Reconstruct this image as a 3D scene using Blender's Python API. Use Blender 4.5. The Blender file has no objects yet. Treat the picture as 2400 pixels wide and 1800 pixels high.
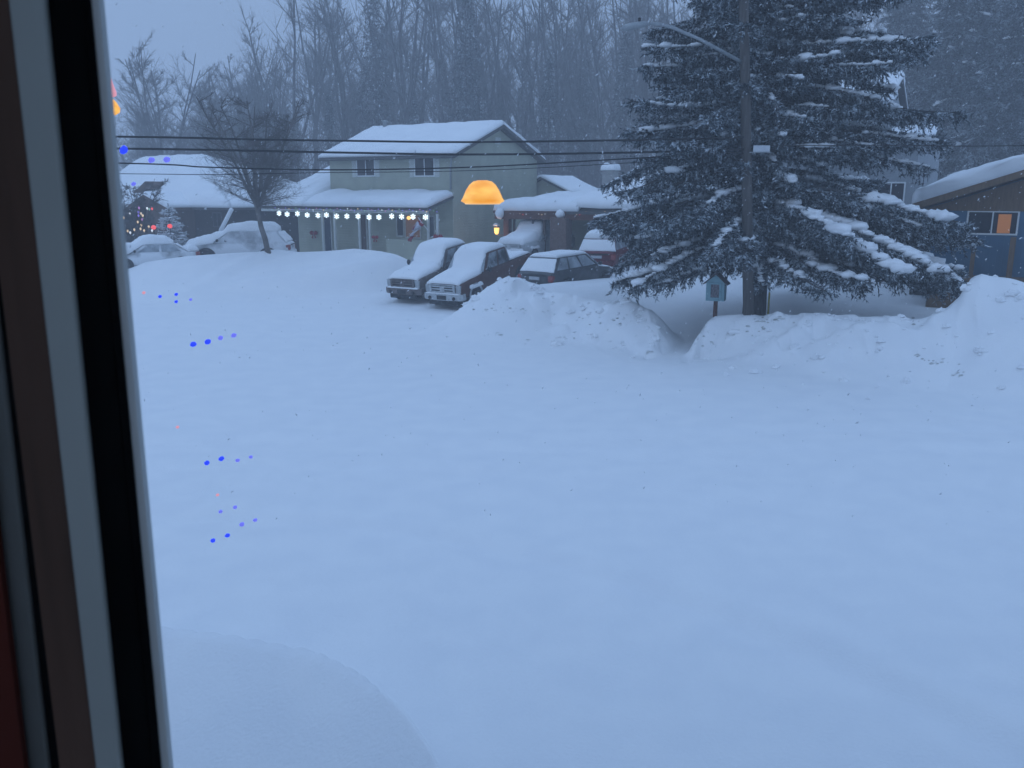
import bpy, math, random
import numpy as np
from mathutils import Vector, Matrix

random.seed(7)
rng = np.random.default_rng(7)
S = bpy.context.scene
C = S.collection
R = math.radians

# ------------------------------------------------------------------ camera, sky, sun, exposure
PITCH = R(12.68); CAMZ = 5.1; F = 2000.0
cam_d = bpy.data.cameras.new("Camera"); cam = bpy.data.objects.new("Camera", cam_d); C.objects.link(cam)
cam.location = (0, 0, CAMZ); cam.rotation_euler = (math.pi / 2 - PITCH, 0, 0)
cam_d.sensor_width = 36; cam_d.lens = 30.0; cam_d.clip_start = 0.02; cam_d.clip_end = 2000
cam_d.dof.use_dof = True; cam_d.dof.focus_distance = 32; cam_d.dof.aperture_fstop = 15.0
S.camera = cam
S.view_settings.view_transform = 'Standard'; S.view_settings.look = 'None'
S.view_settings.exposure = 0.0; S.view_settings.gamma = 1.0

SUN_EL, SUN_ROT = R(18), R(215)
W = bpy.data.worlds.new("World"); S.world = W; W.use_nodes = True
nt = W.node_tree; nt.nodes.clear()
def wn(t, **k):
    n = nt.nodes.new(t)
    for a, b in k.items(): setattr(n, a, b)
    return n
sky = wn("ShaderNodeTexSky", sky_type='NISHITA', sun_disc=False, sun_elevation=SUN_EL, sun_rotation=SUN_ROT, air_density=1.5, dust_density=3.0)
tc = wn("ShaderNodeTexCoord"); sx = wn("ShaderNodeSeparateXYZ"); nt.links.new(tc.outputs['Generated'], sx.inputs[0])
ov = wn("ShaderNodeValToRGB")                       # overcast dusk: about three times brighter overhead than at the horizon
ov.color_ramp.elements[0].position = 0.0; ov.color_ramp.elements[0].color = (0.222, 0.325, 0.512, 1)
ov.color_ramp.elements[1].position = 0.75; ov.color_ramp.elements[1].color = (0.420, 0.645, 1.06, 1)
nt.links.new(sx.outputs[2], ov.inputs[0])
b1 = wn("ShaderNodeBackground"); b1.inputs[1].default_value = 0.05; b2 = wn("ShaderNodeBackground"); b2.inputs[1].default_value = 1.0
nt.links.new(sky.outputs[0], b1.inputs[0]); nt.links.new(ov.outputs[0], b2.inputs[0])
mx = wn("ShaderNodeMixShader"); mx.inputs[0].default_value = 0.94
out = wn("ShaderNodeOutputWorld")
nt.links.new(b1.outputs[0], mx.inputs[1]); nt.links.new(b2.outputs[0], mx.inputs[2]); nt.links.new(mx.outputs[0], out.inputs[0])

sd = bpy.data.lights.new("sun", 'SUN'); sun = bpy.data.objects.new("sun", sd); C.objects.link(sun)
sd.energy = 0.17; sd.angle = R(60); sd.color = (0.72, 0.85, 1.0)
sdir = Vector((math.sin(SUN_ROT) * math.cos(SUN_EL), math.cos(SUN_ROT) * math.cos(SUN_EL), math.sin(SUN_EL)))
sun.rotation_euler = sdir.to_track_quat('Z', 'Y').to_euler()

S.render.engine = 'CYCLES'
S.cycles.use_denoising = True
S.cycles.max_bounces = 6; S.cycles.diffuse_bounces = 3; S.cycles.transparent_max_bounces = 24; S.cycles.volume_bounces = 2
S.cycles.caustics_reflective = False; S.cycles.caustics_refractive = False

# ------------------------------------------------------------------ pixel -> place helpers (source picture is 2400 x 1800)
cp, sp = math.cos(PITCH), math.sin(PITCH)
PHI = R(31.6); DW = np.array([math.cos(PHI), -math.sin(PHI)]); DS = np.array([math.sin(PHI), math.cos(PHI)])
def ray(px, py):
    u = (px - 1200) / F; v = (900 - py) / F
    return np.array([u, cp + v * sp, -sp + v * cp])
def at(px, py, Y):
    d = ray(px, py); t = Y / d[1]
    return Vector((d[0] * t, Y, CAMZ + d[2] * t))
def atz(px, py, z):
    d = ray(px, py); t = (z - CAMZ) / d[2]
    return Vector((d[0] * t, d[1] * t, z))
def ats(px, py, s):                               # on the upright plane s metres up the lots, parallel to the street
    d = ray(px, py); t = s / (d[0] * DS[0] + d[1] * DS[1])
    return Vector((d[0] * t, d[1] * t, CAMZ + d[2] * t))
def ws(p): return (p[0] * DW[0] + p[1] * DW[1], p[0] * DS[0] + p[1] * DS[1])
def xy(w, s): return (w * DW[0] + s * DS[0], w * DW[1] + s * DS[1])

# ------------------------------------------------------------------ materials
def mat(name, col, rough=0.8, col2=None, scale=8.0, bump=0.0, metal=0.0, spec=0.3, detail=4.0, lo=0.35, hi=0.65, bscale=None, stretch=None):
    m = bpy.data.materials.new(name); m.use_nodes = True
    n = m.node_tree.nodes; l = m.node_tree.links
    b = n['Principled BSDF']; b.inputs['Roughness'].default_value = rough; b.inputs['Metallic'].default_value = metal
    b.inputs['Specular IOR Level'].default_value = spec
    b.inputs['Base Color'].default_value = (*col, 1)
    t = n.new("ShaderNodeTexCoord"); src = t.outputs['Object']
    if stretch:
        mp = n.new("ShaderNodeMapping"); mp.inputs['Scale'].default_value = stretch; l.new(src, mp.inputs[0]); src = mp.outputs[0]
    if col2 is not None:
        z = n.new("ShaderNodeTexNoise"); z.inputs['Scale'].default_value = scale; z.inputs['Detail'].default_value = detail
        l.new(src, z.inputs['Vector'])
        r = n.new("ShaderNodeValToRGB"); r.color_ramp.elements[0].position = lo; r.color_ramp.elements[1].position = hi
        r.color_ramp.elements[0].color = (*col, 1); r.color_ramp.elements[1].color = (*col2, 1)
        l.new(z.outputs['Fac'], r.inputs[0]); l.new(r.outputs[0], b.inputs['Base Color'])
    if bump:
        z2 = n.new("ShaderNodeTexNoise"); z2.inputs['Scale'].default_value = bscale or scale * 3; z2.inputs['Detail'].default_value = 5
        l.new(src, z2.inputs['Vector'])
        bp = n.new("ShaderNodeBump"); bp.inputs['Strength'].default_value = bump; bp.inputs['Distance'].default_value = 0.05
        l.new(z2.outputs['Fac'], bp.inputs['Height']); l.new(bp.outputs[0], b.inputs['Normal'])
    return m
def emis(name, col, s=1.0):
    m = bpy.data.materials.new(name); m.use_nodes = True
    n = m.node_tree.nodes; b = n['Principled BSDF']
    b.inputs['Base Color'].default_value = (*[min(c, 1) * 0.5 for c in col], 1)
    b.inputs['Emission Color'].default_value = (*col, 1); b.inputs['Emission Strength'].default_value = s
    return m
def siding(name, col, board=0.16, vertical=False):
    m = mat(name, col, 0.8, tuple(c * 0.86 for c in col), 1.3)
    n = m.node_tree.nodes; l = m.node_tree.links; b = n['Principled BSDF']
    t = n.new("ShaderNodeTexCoord"); wv = n.new("ShaderNodeTexWave"); wv.wave_type = 'BANDS'; wv.bands_direction = 'X' if vertical else 'Z'; wv.wave_profile = 'SAW'
    wv.inputs['Scale'].default_value = 0.314 / board
    l.new(t.outputs['Object'], wv.inputs[0]); bp = n.new("ShaderNodeBump"); bp.inputs['Strength'].default_value = 0.6; bp.inputs['Distance'].default_value = 0.02
    l.new(wv.outputs['Fac'], bp.inputs['Height']); l.new(bp.outputs[0], b.inputs['Normal'])
    return m
def dusted(name, dark, dark2, snow=(0.62, 0.66, 0.70), scale=1.6, lo=0.52, hi=0.78, up=0.35):
    """Foliage with frost and snow lying on it in patches, more on upward faces."""
    m = mat(name, dark, 0.9, dark2, 3.5, spec=0.1)
    n = m.node_tree.nodes; l = m.node_tree.links; b = n['Principled BSDF']; base = b.inputs['Base Color'].links[0].from_socket
    t = n.new("ShaderNodeTexCoord"); z = n.new("ShaderNodeTexNoise"); z.inputs['Scale'].default_value = scale; z.inputs['Detail'].default_value = 6; z.inputs['Roughness'].default_value = 0.7
    l.new(t.outputs['Object'], z.inputs[0])
    g = n.new("ShaderNodeNewGeometry"); s3 = n.new("ShaderNodeSeparateXYZ"); l.new(g.outputs['True Normal'], s3.inputs[0])
    ab = n.new("ShaderNodeMath"); ab.operation = 'ABSOLUTE'; l.new(s3.outputs[2], ab.inputs[0])
    ml = n.new("ShaderNodeMath"); ml.operation = 'MULTIPLY_ADD'; l.new(ab.outputs[0], ml.inputs[0]); ml.inputs[1].default_value = up; l.new(z.outputs['Fac'], ml.inputs[2])
    mr = n.new("ShaderNodeMapRange"); mr.inputs[1].default_value = lo + up * 0.5; mr.inputs[2].default_value = hi + up * 0.5; l.new(ml.outputs[0], mr.inputs[0])
    mxc = n.new("ShaderNodeMix"); mxc.data_type = 'RGBA'; l.new(mr.outputs[0], mxc.inputs['Factor']); l.new(base, mxc.inputs['A']); mxc.inputs['B'].default_value = (*snow, 1)
    l.new(mxc.outputs['Result'], b.inputs['Base Color'])
    return m

M = {}
M['snow'] = mat('fresh_snow', (0.87, 0.88, 0.885), 0.9, (0.83, 0.845, 0.86), 1.4, bump=0.22, spec=0.15, bscale=26)
M['roofsnow'] = mat('roof_snow', (0.86, 0.875, 0.885), 0.9, (0.81, 0.83, 0.85), 0.8, bump=0.2, spec=0.15, bscale=5)
M['clod'] = mat('dirty_snow', (0.40, 0.41, 0.39), 0.95, (0.72, 0.73, 0.72), 4.0, bump=0.5, spec=0.1)
M['greygreen'] = siding('grey_green_siding', (0.42, 0.435, 0.345))
M['fascia'] = mat('dark_fascia', (0.07, 0.07, 0.07), 0.7, (0.1, 0.1, 0.1), 2)
M['white'] = mat('white_trim', (0.76, 0.78, 0.77), 0.6, (0.68, 0.70, 0.70), 4)
M['shutter'] = mat('grey_shutter', (0.55, 0.57, 0.53), 0.6, (0.48, 0.50, 0.47), 6)
M['pane'] = mat('dark_window_glass', (0.025, 0.028, 0.032), 0.12, (0.05, 0.045, 0.05), 1.5, spec=0.5)
M['warm'] = emis('warm_lit_window', (0.55, 0.22, 0.06), 0.32)
M['dimwarm'] = emis('dim_warm_window', (0.40, 0.20, 0.10), 0.10)
M['door'] = mat('dark_blue_door', (0.03, 0.045, 0.075), 0.5, (0.04, 0.055, 0.085), 3)
M['brown'] = mat('brown_timber', (0.075, 0.045, 0.035), 0.8, (0.11, 0.07, 0.055), 3, bump=0.2, stretch=(1, 1, 0.15))
M['redbrown'] = mat('red_brown_timber', (0.095, 0.04, 0.028), 0.8, (0.13, 0.06, 0.04), 3, bump=0.2)
M['brick'] = mat('brown_brick', (0.12, 0.075, 0.06), 0.9, (0.18, 0.12, 0.10), 9, bump=0.4)
M['soffit'] = mat('cedar_soffit', (0.15, 0.095, 0.055), 0.8, (0.20, 0.13, 0.08), 2.2, bump=0.25, stretch=(6, 0.5, 1))
M['blue'] = siding('blue_siding', (0.075, 0.165, 0.26), 0.2, True)
M['lightgrey'] = siding('pale_grey_siding', (0.33, 0.35, 0.37))
M['concrete'] = mat('chimney_concrete', (0.32, 0.32, 0.31), 0.9, (0.24, 0.24, 0.24), 4, bump=0.3)
M['darkwood'] = siding('dark_brown_siding', (0.042, 0.034, 0.032), 0.2)
M['bark'] = mat('spruce_bark', (0.035, 0.032, 0.03), 0.95, (0.10, 0.10, 0.10), 5, bump=0.9, stretch=(2.5, 2.5, 0.6), bscale=9)
M['greybark'] = mat('grey_bark', (0.06, 0.057, 0.057), 0.95, (0.13, 0.125, 0.13), 2.0, bump=0.5, stretch=(2, 2, 0.5))
M['twig'] = mat('bare_twigs', (0.10, 0.095, 0.095), 0.95, (0.22, 0.215, 0.22), 0.8)
M['browntwig'] = mat('brown_twigs', (0.07, 0.06, 0.052), 0.95, (0.17, 0.155, 0.145), 1.6)
M['brush'] = mat('brush_twigs', (0.085, 0.078, 0.078), 0.95, (0.16, 0.15, 0.155), 0.15)
M['needle'] = dusted('frosted_spruce_needles', (0.008, 0.014, 0.017), (0.075, 0.100, 0.115), (0.66, 0.71, 0.75), scale=4.2, lo=0.485, hi=0.61, up=0.22)
M['farneedle'] = dusted('far_conifer_needles', (0.014, 0.020, 0.019), (0.03, 0.038, 0.036), (0.50, 0.54, 0.58), 1.1, 0.47, 0.68, 0.25)
M['snowneedle'] = dusted('snowy_shrub_needles', (0.02, 0.03, 0.03), (0.04, 0.05, 0.05), (0.80, 0.82, 0.84), 1.2, 0.18, 0.40, 0.5)
M['pole'] = mat('weathered_pole_wood', (0.065, 0.058, 0.052), 0.9, (0.115, 0.105, 0.098), 3, bump=0.5, stretch=(6, 6, 0.35))
M['galv'] = mat('galvanised_steel', (0.34, 0.36, 0.37), 0.55, (0.28, 0.30, 0.31), 5, metal=0.2)
M['wire'] = mat('cable_black', (0.02, 0.02, 0.022), 0.8, (0.03, 0.03, 0.03), 3)
M['teal'] = mat('teal_paint', (0.20, 0.36, 0.40), 0.7, (0.25, 0.42, 0.46), 6, bump=0.2)
M['shingle'] = mat('cedar_shingle', (0.06, 0.045, 0.045), 0.9, (0.12, 0.10, 0.10), 14, bump=0.5)
M['books'] = mat('books_behind_glass', (0.03, 0.03, 0.035), 0.25, (0.22, 0.20, 0.22), 13, spec=0.5, stretch=(3, 1, 0.9), lo=0.42, hi=0.6)
M['yellow'] = mat('yellow_marker', (0.36, 0.29, 0.04), 0.6, (0.30, 0.24, 0.04), 5)
M['tyre'] = mat('tyre_rubber', (0.018, 0.018, 0.02), 0.9, (0.09, 0.09, 0.1), 7, lo=0.45, hi=0.75)
M['rim'] = mat('alloy_rim', (0.16, 0.16, 0.17), 0.5, (0.05, 0.05, 0.05), 12, metal=0.4)
M['blacktrim'] = mat('black_plastic', (0.02, 0.022, 0.024), 0.6, (0.10, 0.105, 0.11), 9, lo=0.5, hi=0.78)
M['truckpaint'] = mat('dark_paint_orange_reflection', (0.085, 0.032, 0.02), 0.45, (0.12, 0.06, 0.048), 5, spec=0.4, lo=0.45, hi=0.85)  # orange window reflection on the dark body, put into the paint
M['truckgrey'] = mat('dark_brown_grey_paint', (0.085, 0.060, 0.052), 0.5, (0.16, 0.14, 0.135), 5, spec=0.4)
M['suvpaint'] = mat('charcoal_paint', (0.040, 0.042, 0.044), 0.4, (0.10, 0.105, 0.11), 4, spec=0.45, lo=0.45, hi=0.8)
M['redpaint'] = mat('dark_red_paint', (0.15, 0.012, 0.02), 0.4, (0.10, 0.01, 0.015), 4)
M['whitepaint'] = mat('white_paint_frosted', (0.40, 0.42, 0.43), 0.5, (0.52, 0.54, 0.55), 6)
M['greypaint'] = mat('grey_paint_frosted', (0.16, 0.17, 0.18), 0.5, (0.35, 0.37, 0.38), 5)
M['caked'] = mat('snow_caked_paint', (0.20, 0.21, 0.22), 0.8, (0.78, 0.80, 0.82), 0.9, lo=0.30, hi=0.52)
M['chrome'] = mat('frosted_chrome', (0.36, 0.38, 0.39), 0.4, (0.50, 0.52, 0.53), 8, metal=0.3)
M['lens'] = mat('headlight_lens', (0.30, 0.32, 0.33), 0.2, (0.42, 0.44, 0.45), 9, spec=0.6)
M['redlens'] = mat('tail_light_lens', (0.22, 0.015, 0.012), 0.25, (0.30, 0.05, 0.04), 9, spec=0.6)
M['frostglass'] = mat('frosted_car_glass', (0.03, 0.036, 0.04), 0.3, (0.34, 0.38, 0.41), 2.2, lo=0.40, hi=0.62)
M['snowglass'] = mat('snow_crusted_car_glass', (0.16, 0.18, 0.20), 0.5, (0.42, 0.46, 0.49), 2.0, lo=0.3, hi=0.6)
M['plate'] = mat('number_plate', (0.5, 0.52, 0.54), 0.5, (0.45, 0.47, 0.5), 6)
M['flagred'] = mat('flag_red_cloth', (0.30, 0.022, 0.03), 0.8, (0.24, 0.02, 0.03), 4)
M['flagwhite'] = mat('flag_white_cloth', (0.55, 0.55, 0.6), 0.8, (0.48, 0.48, 0.54), 4)
M['bow'] = mat('red_ribbon', (0.22, 0.016, 0.022), 0.7, (0.28, 0.02, 0.03), 14)
M['sashgrey'] = mat('grey_window_vinyl', (0.44, 0.48, 0.465), 0.6, (0.40, 0.44, 0.43), 6)
M['outergrey'] = mat('outer_vinyl', (0.62, 0.66, 0.66), 0.6, (0.56, 0.60, 0.60), 6)
M['casinggrey'] = mat('shade_painted_casing', (0.16, 0.17, 0.165), 0.7, (0.12, 0.125, 0.12), 6)  # casing grey darkened to carry the shade of its hollow
M['gasket'] = mat('black_gasket', (0.0025, 0.003, 0.004), 0.85, (0.005, 0.006, 0.007), 5, spec=0.05)
M['walnut'] = mat('brown_wood_trim', (0.075, 0.045, 0.033), 0.7, (0.13, 0.075, 0.055), 4, stretch=(8, 8, 0.6))
M['curtain'] = mat('dark_red_curtain', (0.12, 0.022, 0.012), 0.95, (0.09, 0.018, 0.012), 5)
M['plaster'] = mat('room_plaster', (0.74, 0.73, 0.70), 0.9, (0.70, 0.69, 0.66), 2)
M['flake'] = mat('snow_flake', (0.85, 0.87, 0.9), 0.9, (0.8, 0.82, 0.85), 9)
M['snowlight'] = emis('white_led', (0.80, 0.95, 1.0), 1.6)
M['orangereflection'] = emis('orange_lamp_reflection', (1.0, 0.48, 0.09), 0.95)  # glow standing in for the lamp reflections in the window
n_ = M['orangereflection'].node_tree.nodes; l_ = M['orangereflection'].node_tree.links; tx = n_.new('ShaderNodeTexCoord'); nz = n_.new('ShaderNodeTexNoise'); nz.inputs['Scale'].default_value = 26; mp_ = n_.new('ShaderNodeMapping'); mp_.inputs['Scale'].default_value = (0.5, 0.5, 1.6)
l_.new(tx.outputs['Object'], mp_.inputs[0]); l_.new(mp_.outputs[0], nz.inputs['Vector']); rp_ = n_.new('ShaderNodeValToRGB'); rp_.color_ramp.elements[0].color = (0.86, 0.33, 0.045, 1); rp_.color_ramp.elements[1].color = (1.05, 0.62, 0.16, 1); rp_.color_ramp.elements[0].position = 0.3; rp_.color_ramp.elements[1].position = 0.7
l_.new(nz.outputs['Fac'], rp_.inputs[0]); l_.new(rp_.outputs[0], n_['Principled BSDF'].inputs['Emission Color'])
M['porchglow'] = emis('lit_porch_lantern', (1.0, 0.60, 0.17), 1.5)
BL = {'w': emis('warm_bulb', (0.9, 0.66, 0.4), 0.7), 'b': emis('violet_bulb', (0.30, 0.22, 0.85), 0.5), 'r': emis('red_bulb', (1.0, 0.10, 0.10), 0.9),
      'g': emis('green_bulb', (0.30, 0.55, 0.45), 0.5), 'p': emis('pink_bulb', (0.6, 0.25, 0.6), 0.5), 'c': emis('cold_bulb', (0.8, 0.85, 0.9), 0.8)}
M['bluereflection'] = emis('blue_reflection', (0.03, 0.07, 1.0), 0.95)  # glow standing in for reflected fairy lights, as in the next two
M['faintblue'] = emis('faint_blue_reflection', (0.17, 0.20, 0.95), 0.85)
M['faintred'] = emis('faint_red_reflection', (0.85, 0.38, 0.48), 0.75)
gl = bpy.data.materials.new('clear_pane'); gl.use_nodes = True; gn = gl.node_tree.nodes; gn.clear()
gt = gn.new("ShaderNodeBsdfTransparent"); gt.inputs[0].default_value = (1, 1, 1, 1); go = gn.new("ShaderNodeOutputMaterial"); gl.node_tree.links.new(gt.outputs[0], go.inputs[0])
M['clear'] = gl

# ------------------------------------------------------------------ mesh builder
class MB:
    def __init__(s): s.v = []; s.f = []
    def add(s, v, f):
        o = len(s.v); s.v += [tuple(map(float, p)) for p in v]; s.f += [tuple(i + o for i in q) for q in f]
        return s
    def box(s, x0, x1, y0, y1, z0, z1):
        return s.add([(x0, y0, z0), (x1, y0, z0), (x1, y1, z0), (x0, y1, z0), (x0, y0, z1), (x1, y0, z1), (x1, y1, z1), (x0, y1, z1)],
                     [(0, 3, 2, 1), (4, 5, 6, 7), (0, 1, 5, 4), (1, 2, 6, 5), (2, 3, 7, 6), (3, 0, 4, 7)])
    def prism(s, poly, ext):
        n = len(poly); e = Vector(ext); a = [Vector(p) for p in poly]
        return s.add(a + [p + e for p in a], [tuple(range(n))[::-1], tuple(range(n, 2 * n))] + [(i, (i + 1) % n, n + (i + 1) % n, n + i) for i in range(n)])
    def loft(s, rings, cap=True, closed=True):
        n = len(rings[0]); v = [p for r in rings for p in r]; f = []
        for k in range(len(rings) - 1):
            for i in range(n if closed else n - 1):
                j = (i + 1) % n; f.append((k * n + i, k * n + j, (k + 1) * n + j, (k + 1) * n + i))
        if cap: f += [tuple(range(n))[::-1], tuple(range((len(rings) - 1) * n, len(rings) * n))]
        return s.add(v, f)
    def tube(s, pts, rad, n=8, cap=True, flat=1.0):
        P = [Vector(p) for p in pts]; rad = rad if hasattr(rad, '__len__') else [rad] * len(P); rings = []; a = None
        for i, p in enumerate(P):
            t = (P[min(i + 1, len(P) - 1)] - P[max(i - 1, 0)]); t = t.normalized() if t.length > 1e-9 else Vector((0, 0, 1))
            a = (Vector((0, 0, 1)) if abs(t.z) < 0.9 else Vector((1, 0, 0))) if a is None else a
            b = t.cross(a)
            if b.length < 1e-6: b = t.orthogonal()
            b.normalize(); a = b.cross(t).normalized()
            rings.append([p + b * math.cos(q) * rad[i] + a * math.sin(q) * rad[i] * flat for q in [2 * math.pi * k / n for k in range(n)]])
        return s.loft(rings, cap)
    def lathe(s, prof, c=(0, 0, 0), n=20, axis='z'):
        rings = []
        for r, z in prof:
            ring = []
            for k in range(n):
                q = 2 * math.pi * k / n
                p = (r * math.cos(q), r * math.sin(q), z) if axis == 'z' else (r * math.cos(q), z, r * math.sin(q)) if axis == 'y' else (z, r * math.cos(q), r * math.sin(q))
                ring.append((c[0] + p[0], c[1] + p[1], c[2] + p[2]))
            rings.append(ring)
        return s.loft(rings)
    def blob(s, c, r, seed=0, n=10, m=6, jit=0.18):
        q = np.random.default_rng(abs(int(seed))); rings = []
        for i in range(m + 1):
            th = math.pi * (0.04 + 0.92 * i / m); ring = []
            for k in range(n):
                ph = 2 * math.pi * k / n; g = 1 + jit * (q.random() - 0.5) * 2
                ring.append((c[0] + r[0] * g * math.sin(th) * math.cos(ph), c[1] + r[1] * g * math.sin(th) * math.sin(ph), c[2] - r[2] * g * math.cos(th)))
            rings.append(ring)
        return s.loft(rings)
    def snow(s, quad, th, nu=14, nv=8, edge=0.35, seed=0, jit=0.12, nrm=None, lip=0.35, over=0.0):
        """A layer of snow lying on a quad (four corners in order): rounded edges, uneven top."""
        P = [Vector(p) for p in quad]; U = (P[1] - P[0]); V = (P[3] - P[0]); N = Vector(nrm) if nrm else Vector((0, 0, 1)); q = np.random.default_rng(seed + 11)
        lu, lv = U.length, V.length; top = []; bot = []; h = q.random((nu + 1, nv + 1))
        for _ in range(2):
            h = (h + np.roll(h, 1, 0) + np.roll(h, -1, 0) + np.roll(h, 1, 1) + np.roll(h, -1, 1)) / 5
        h = (h - h.mean()) / (h.std() + 1e-9)
        for i in range(nu + 1):
            fu = 0.5 - 0.5 * math.cos(math.pi * i / nu) if nu < 24 else i / nu
            for j in range(nv + 1):
                fv = 0.5 - 0.5 * math.cos(math.pi * j / nv)
                b = P[0].lerp(P[1], fu).lerp(P[3].lerp(P[2], fu), fv)
                d = min(min(fu, 1 - fu) * lu, min(fv, 1 - fv) * lv) / edge; d = min(max(d, 0), 1); k = lip + (1 - lip) * math.sqrt(1 - (1 - d) ** 2)
                wob = over * (h[i, j] * 0.25) if (i in (0, nu) or j in (0, nv)) else 0
                top.append(b + N * (th * k * (1 + jit * h[i, j])) + U.normalized() * wob * 0.3); bot.append(b)
        n1 = nv + 1; f = []; o = (nu + 1) * n1
        for i in range(nu):
            for j in range(nv):
                a = i * n1 + j; f.append((a, a + n1, a + n1 + 1, a + 1)); f.append((o + a, o + a + 1, o + a + n1 + 1, o + a + n1))
        for i in range(nu):
            a = i * n1; f.append((a, o + a, o + a + n1, a + n1)); a += nv; f.append((a, a + n1, o + a + n1, o + a))
        for j in range(nv):
            a = j; f.append((a, a + 1, o + a + 1, o + a)); a = nu * n1 + j; f.append((a, o + a, o + a + 1, a + 1))
        return s.add(top + bot, f)
    def build(s, name, m, parent=None, smooth=False, loc=None, bevel=0.0):
        me = bpy.data.meshes.new(name); me.from_pydata(s.v, [], s.f); me.validate(); me.update()
        if smooth: me.shade_smooth()
        me.materials.append(M[m] if isinstance(m, str) else m)
        o = bpy.data.objects.new(name, me); C.objects.link(o)
        if parent: o.parent = parent
        if loc is not None: o.location = loc
        if bevel:
            b = o.modifiers.new("bevel", 'BEVEL'); b.width = bevel; b.segments = 2; b.limit_method = 'ANGLE'
        return o
def raw_mesh(name, V, Fc, m, parent=None, smooth=False):
    """Fast mesh from numpy arrays: V (n,3), Fc (k, 3 or 4)."""
    V = np.asarray(V, np.float32); Fc = np.asarray(Fc, np.int32); k = Fc.shape[1]
    me = bpy.data.meshes.new(name); me.vertices.add(len(V)); me.vertices.foreach_set("co", V.ravel())
    me.loops.add(Fc.size); me.loops.foreach_set("vertex_index", Fc.ravel()); me.polygons.add(len(Fc))
    me.polygons.foreach_set("loop_start", np.arange(0, Fc.size, k, dtype=np.int32)); me.polygons.foreach_set("loop_total", np.full(len(Fc), k, np.int32))
    me.update(calc_edges=True)
    if smooth: me.shade_smooth()
    me.materials.append(M[m]); o = bpy.data.objects.new(name, me); C.objects.link(o)
    if parent: o.parent = parent
    return o
def tag(o, label=None, cat=None, group=None, kind=None):
    for k, v in (('label', label), ('category', cat), ('group', group), ('kind', kind)):
        if v: o[k] = v
    return o
def thing(name, label, cat, loc=(0, 0, 0), rz=0.0, group=None):
    o = bpy.data.objects.new(name, None); C.objects.link(o); o.location = loc; o.rotation_euler = (0, 0, rz); o.empty_display_size = 0.3
    return tag(o, label, cat, group)
def copy_tree(o, loc, rz=0, scale=1.0, label=None):
    c = o.copy(); C.objects.link(c); c.location = loc; c.rotation_euler = (0, 0, rz); c.scale = (scale, scale, scale)
    if label: c['label'] = label
    for ch in list(o.children):
        d = ch.copy(); C.objects.link(d); d.parent = c
        for g in list(ch.children):
            e = g.copy(); C.objects.link(e); e.parent = d
    return c

# ------------------------------------------------------------------ terrain
def hashn(ix, iy, seed):
    n = (ix.astype(np.int64) * 374761393 + iy.astype(np.int64) * 668265263 + seed * 982451653) & 0x7fffffff
    n = ((n ^ (n >> 13)) * 1274126177) & 0x7fffffff
    return ((n ^ (n >> 16)) & 0xffff) / 65535.0
def vnoise(x, y, sc, seed):
    x = x / sc; y = y / sc; ix = np.floor(x); iy = np.floor(y); fx = x - ix; fy = y - iy
    fx = fx * fx * (3 - 2 * fx); fy = fy * fy * (3 - 2 * fy)
    a = hashn(ix, iy, seed); b = hashn(ix + 1, iy, seed); c = hashn(ix, iy + 1, seed); d = hashn(ix + 1, iy + 1, seed)
    return (a * (1 - fx) + b * fx) * (1 - fy) + (c * (1 - fx) + d * fx) * fy - 0.5
def SS(a, b, x):
    t = np.clip((x - a) / (b - a), 0, 1); return t * t * (3 - 2 * t)
def crest(pts):
    q = sorted([(*ws(p), p[2]) for p in pts]); return np.array([a[0] for a in q]), np.array([a[1] for a in q]), np.array([a[2] for a in q])

CL = crest([at(60, 690, 44.5), at(180, 676, 44.5), at(262, 652, 44.5), at(300, 632, 44.5), at(345, 614, 44.8), at(440, 601, 45), at(540, 594, 45.5), at(600, 591, 46), at(635, 584, 46), at(690, 591, 46.5),
            at(760, 588, 46.5), at(820, 583, 46.5), at(880, 590, 46), at(915, 598, 45.5)])
C1 = crest([ats(1085, 752, 28.2), ats(1110, 700, 28.9), ats(1142, 668, 29.3), ats(1177, 655, 29.4), ats(1215, 660, 29.2), ats(1262, 690, 28.6), ats(1330, 702, 28.2), ats(1410, 707, 27.8), ats(1480, 718, 27.2), ats(1518, 732, 26.9), ats(1537, 752, 26.7), ats(1549, 790, 26.2)])
C2 = [tuple(p) for p in (at(1200, 664, 33.2), at(1262, 671, 33.8), at(1302, 664, 34.8), at(1345, 660, 36.0), at(1421, 649, 39.0), at(1486, 618, 43.0), at(1560, 611, 46.0))]
C3 = crest([ats(1640, 772, 26.2), ats(1656, 750, 26.6), ats(1690, 735, 27.0), ats(1735, 731, 27.2), ats(1780, 737, 27.2), ats(1850, 745, 27.3), ats(1960, 749, 27.4), ats(2090, 749, 27.5), ats(2160, 742, 27.6),
            ats(2220, 725, 27.8), ats(2250, 700, 28.0), ats(2272, 664, 28.2), ats(2300, 655, 28.2), ats(2400, 676, 28.0), ats(2520, 690, 28.0), ats(2800, 700, 28.0)])
wDL = ws(atz(905, 690, 0.15))[0]; sDL = ws(atz(905, 690, 0.15))[1]       # driveway's left edge beside the far pickup
wDR = ws(at(1312, 664, 35.5))[0]                                        # driveway's right edge beside the estate car
WSP, SSP = ws(at(1766, 735, 29.6))
PATHW = 0.5 * (C1[0][-1] + C3[0][0])
def base_z(w, s): return 1.2 * SS(29.5, 41.5, s)
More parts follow.
